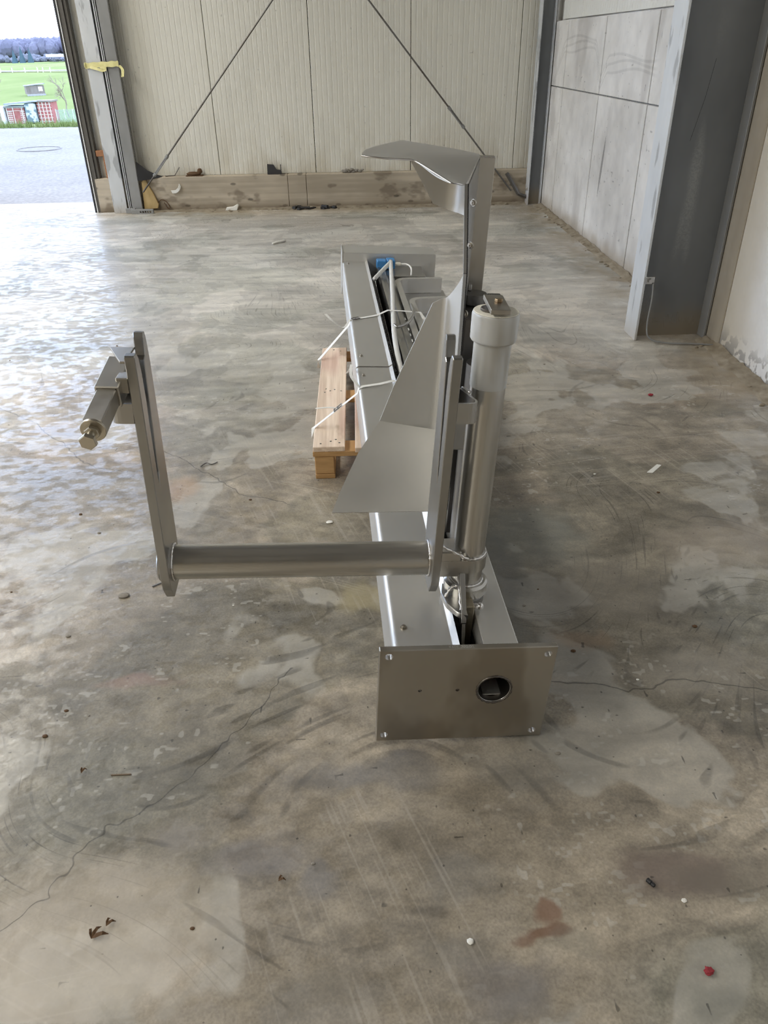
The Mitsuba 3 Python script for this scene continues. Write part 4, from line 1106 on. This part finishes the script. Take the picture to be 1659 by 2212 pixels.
mh_ring = join(ring((-5.656, 15.63, -.034), (0, 0, 1), .38, .016, 60, 6), cyl((-5.656, 15.63, -.05), (-5.656, 15.63, -.031), .35, 48))
put('manhole_cover', mh_ring, 'asphalt', 30); label('manhole_cover', 'round manhole cover in the pale asphalt yard', 'manhole cover')
bl = []
rr = np.random.default_rng(3)
for i in range(1500):
    x = rr.uniform(-8.6, -5.6); y = 20.38 + rr.uniform(-.10, .25); h = rr.uniform(.08, .26); a_ = rr.uniform(0, 6.28); dx, dy = math.cos(a_) * .012, math.sin(a_) * .012; lx, ly = rr.uniform(-.06, .06, 2)
    bl.append(([(x - dx, y - dy, -.10), (x + dx, y + dy, -.10), (x + lx, y + ly, -.09 + h)]))
bv = np.array(bl).reshape(-1, 3); put('grass_edge', trimesh.Trimesh(bv, np.arange(len(bv)).reshape(-1, 3), process=False), 'grass_blade'); label('grass_edge', 'fringe of grass tufts at the edge of the asphalt', 'grass', kind='stuff')
# road with posts
yr = 352
rd = ruled([(-160, yr - 1.6, gz(yr) + .75), (-60, yr - 1.6, gz(yr) + .75)], [(-160, yr + 5.6, gz(yr) + .85), (-60, yr + 5.6, gz(yr) + .85)], .2)
struct('country_road', rd, 'road_pale', 'pale country road across the meadow')
for i, dx in enumerate((-.385, -.372, -.358, -.344, -.338, -.330)):
    p = spot(dx, yr - 1.8); put('road_post', box(p[0] - .18, p[0] + .18, p[1] - .1, p[1] + .1, p[2], p[2] + 2.0), 'white_paint')
    label(key_for('road_post') if False else ('road_post' if i == 0 else f'road_post_{i:03d}'), 'white marker post at the edge of the country road', 'post', 'marker posts along the country road')
# grey wooden hut
hb = spot(-.352, 200); HU = 'field_hut'; label(HU, 'small dark wooden hut in the meadow below the road', 'hut')


def hx(m, c, ang):
    m.apply_transform(trimesh.transformations.rotation_matrix(ang, (0, 0, 1))); m.apply_translation(c); return m


hc = hb + (0, 0, .2)
put('walls', hx(box(-1.9, 1.9, -1.3, 1.3, 0, 1.7), hc, .5), 'grey_boards', False, HU)
put('roof', hx(prism([(-2.1, 1.6), (2.1, 1.95), (2.1, 2.1), (-2.1, 1.75)], -1.5, 1.5), hc, .5), 'roof_grey', False, HU)
put('window', hx(box(.6, 1.5, -1.36, -1.3, .55, 1.45), hc, .5), 'white_paint', False, HU, text='pale window')
put('sill', hx(box(-2.0, 2.0, -1.45, -1.3, -.35, .05), hc, .5), 'road_pale', False, HU)
# red and white sheds
for i, (dx0, dx1, txt_) in enumerate(((-.3893, -.3690, 'red boarded shed with white framing beside the pale covered stack'), (-.3535, -.3375, 'red gridded shed at the right end of the row'))):
    y = 117; SH = key_for('garden_shed'); label(SH, txt_, 'shed')
    x0, x1 = dx0 * y, dx1 * y; z = gz(y) - .1; hgt = 2.55 if i else 2.0
    put('walls', box(x0, x1, y, y + 2.5, z, z + hgt), 'red_boards', False, SH)
    put('roof', box(x0 - .15, x1 + .15, y - .2, y + 2.7, z + hgt, z + hgt + .18), 'roof_grey' if not i else 'grey_boards', False, SH)
    for j in range(4 if i else 3):
        xx = x0 + (x1 - x0) * ((j + .5) / 4 if i else (.0, .36, .86)[j]); put('post', box(xx, xx + .10, y - .06, y, z, z + hgt), 'white_paint', False, SH)
    for j in range(6 if i else 2):
        zz = z + hgt * ((j + .6) / 6.3 if i else (.78, .95)[j]); put('batten', box(x0, x1, y - .05, y, zz, zz + .05), 'white_paint', False, SH)
    if not i:
        for j in range(7):
            zz = z + .1 + j * .22; put('batten', box(x0, x0 + .7, y - .05, y, zz, zz + .10), 'white_paint', False, SH); put('batten', box(x1 - .6, x1, y - .05, y, zz, zz + .08), 'white_paint', False, SH)
y = 116.5
put('covered_stack', box(-.3685 * y, -.3565 * y, y, y + 2.2, gz(y), gz(y) + 2.35, .15), 'camo_cover'); label('covered_stack', 'patchy grey and white covered stack between the red sheds', 'stack')
put('pale_shed', box(-.420 * y, -.3925 * y, y, y + 2.2, gz(y) - .2, gz(y) + 2.0), 'white_paint'); label('pale_shed', 'pale shed at the left end of the row, behind bare twigs', 'shed')
m = prism([(-.3905 * y, 0), (-.353 * y, .35), (-.353 * y, .50), (-.3905 * y, .2)], y - .1, y + 2.4); m.apply_translation((0, 0, gz(y) + 2.15)); put('stack_roof', m, 'roof_grey'); label('stack_roof', 'pale sloping tarpaulin over the left red shed and stack', 'roof')
FN = 'wire_fence'; label(FN, 'greenish wire fence panel right of the red sheds', 'fence')
for j in range(4):
    x = (-.334 + j * .0095) * y; put('post', box(x, x + .08, y, y + .08, gz(y), gz(y) + 1.6), 'white_paint', False, FN)
wires = [box(-.334 * y, -.300 * y, y, y + .02, gz(y) + h, gz(y) + h + .025) for h in np.linspace(.1, 1.5, 15)] + [box(x, x + .025, y, y + .02, gz(y), gz(y) + 1.5) for x in np.linspace(-.334 * y, -.300 * y, 40)]
k = put('mesh', join(*wires), 'fence_mesh', False, FN); label(k, kind='stuff')


def bare_tree(base, h, seed, mat='bark_pale', lean=0.0, spread=.9):
    rr = np.random.default_rng(seed); ms = []

    def grow(p, d, L_, r, dep):
        q = p + d * L_; mid = (p + q) / 2 + rr.normal(0, L_ * .05, 3)
        ms.append(sweep([p, mid, q], [r, r * .85, r * .7], 5 if dep > 1 else 4))
        if dep <= 0: return
        for _ in range(3 if dep > 1 else 4):
            nd = d + rr.normal(0, .42 * spread, 3) + (0, 0, .12); nd /= np.linalg.norm(nd)
            grow(p + d * L_ * rr.uniform(.55, 1), nd, L_ * rr.uniform(.6, .8), r * .6, dep - 1)

    grow(np.array(base, float), np.array([lean, 0, 1.0]) / math.hypot(1, lean), h * .33, h * .02, 4)
    return join(*ms)


for dx, y, h, seed, txt_ in ((-.398, 60, 5.2, 2, 'bare pale shrub at the far left edge of the opening'), (-.402, 58, 4.2, 5, 'bare branching shrub low beside the pale shed'), (-.3195, 130, 6.4, 8, 'bare tree beside the black gate seal'), (-.395, 330, 9.0, 4, 'bare tree beyond the road at far left')):
    p = spot(dx, y); k = put('bare_tree', bare_tree(p - (0, 0, .1), h, seed), 'bark_pale'); label(k, txt_, 'tree')
# forest on the far rise: one object, nobody could count its trees
fr = np.random.default_rng(9); crowns, pale, con = [], [], []
for i in range(900):
    y = fr.uniform(652, 900); dx = fr.uniform(-.44, -.26); x = dx * y; z = gz(y); hgt = fr.uniform(9, 13.5) + 3.0 * ((dx + .44) / .18)
    m = icos((x, y, z + hgt * .62), 1.0, 1, (fr.uniform(3.0, 5.0), 4.0, hgt * .40), .25, 1.5, i); crowns.append(m)
for i in range(110):
    y = fr.uniform(612, 640); x = fr.uniform(-.42, -.28) * y; z = gz(y); hgt = fr.uniform(2.5, 5.5)
    pale.append(icos((x, y, z + hgt * .5), 1.0, 2, (fr.uniform(1.5, 2.6), 2.5, hgt * .5), .35, 2.2, i))
put('forest', join(*crowns), 'forest_far'); label('forest', 'leafless grey forest along the horizon with bluish haze in its colour', 'forest', kind='stuff')
put('forest_fringe', join(*pale), 'forest_pale'); label('forest_fringe', 'paler bushes along the foot of the far forest', 'bushes', kind='stuff')
for i, dx in enumerate((-.358, -.349, -.3665)):
    p = spot(dx, 604); k = put('conifer', cyl(p, p + (0, 0, 10 - i), 2.3, 10, .05), 'conifer_far'); label(k, ('dark conifer standing tallest among the forest edge', 'dark conifer right of the tallest one', 'dark conifer left of the tallest one')[i], 'tree')
FB = key_for('far_barn'); p = spot(-.3165, 594); put('far_barn', box(p[0] - 9, p[0] + 12, p[1], p[1] + 8, p[2] + 3.5, p[2] + 5.2), 'white_paint'); label(FB, 'long pale barn roof at the forest edge', 'barn')
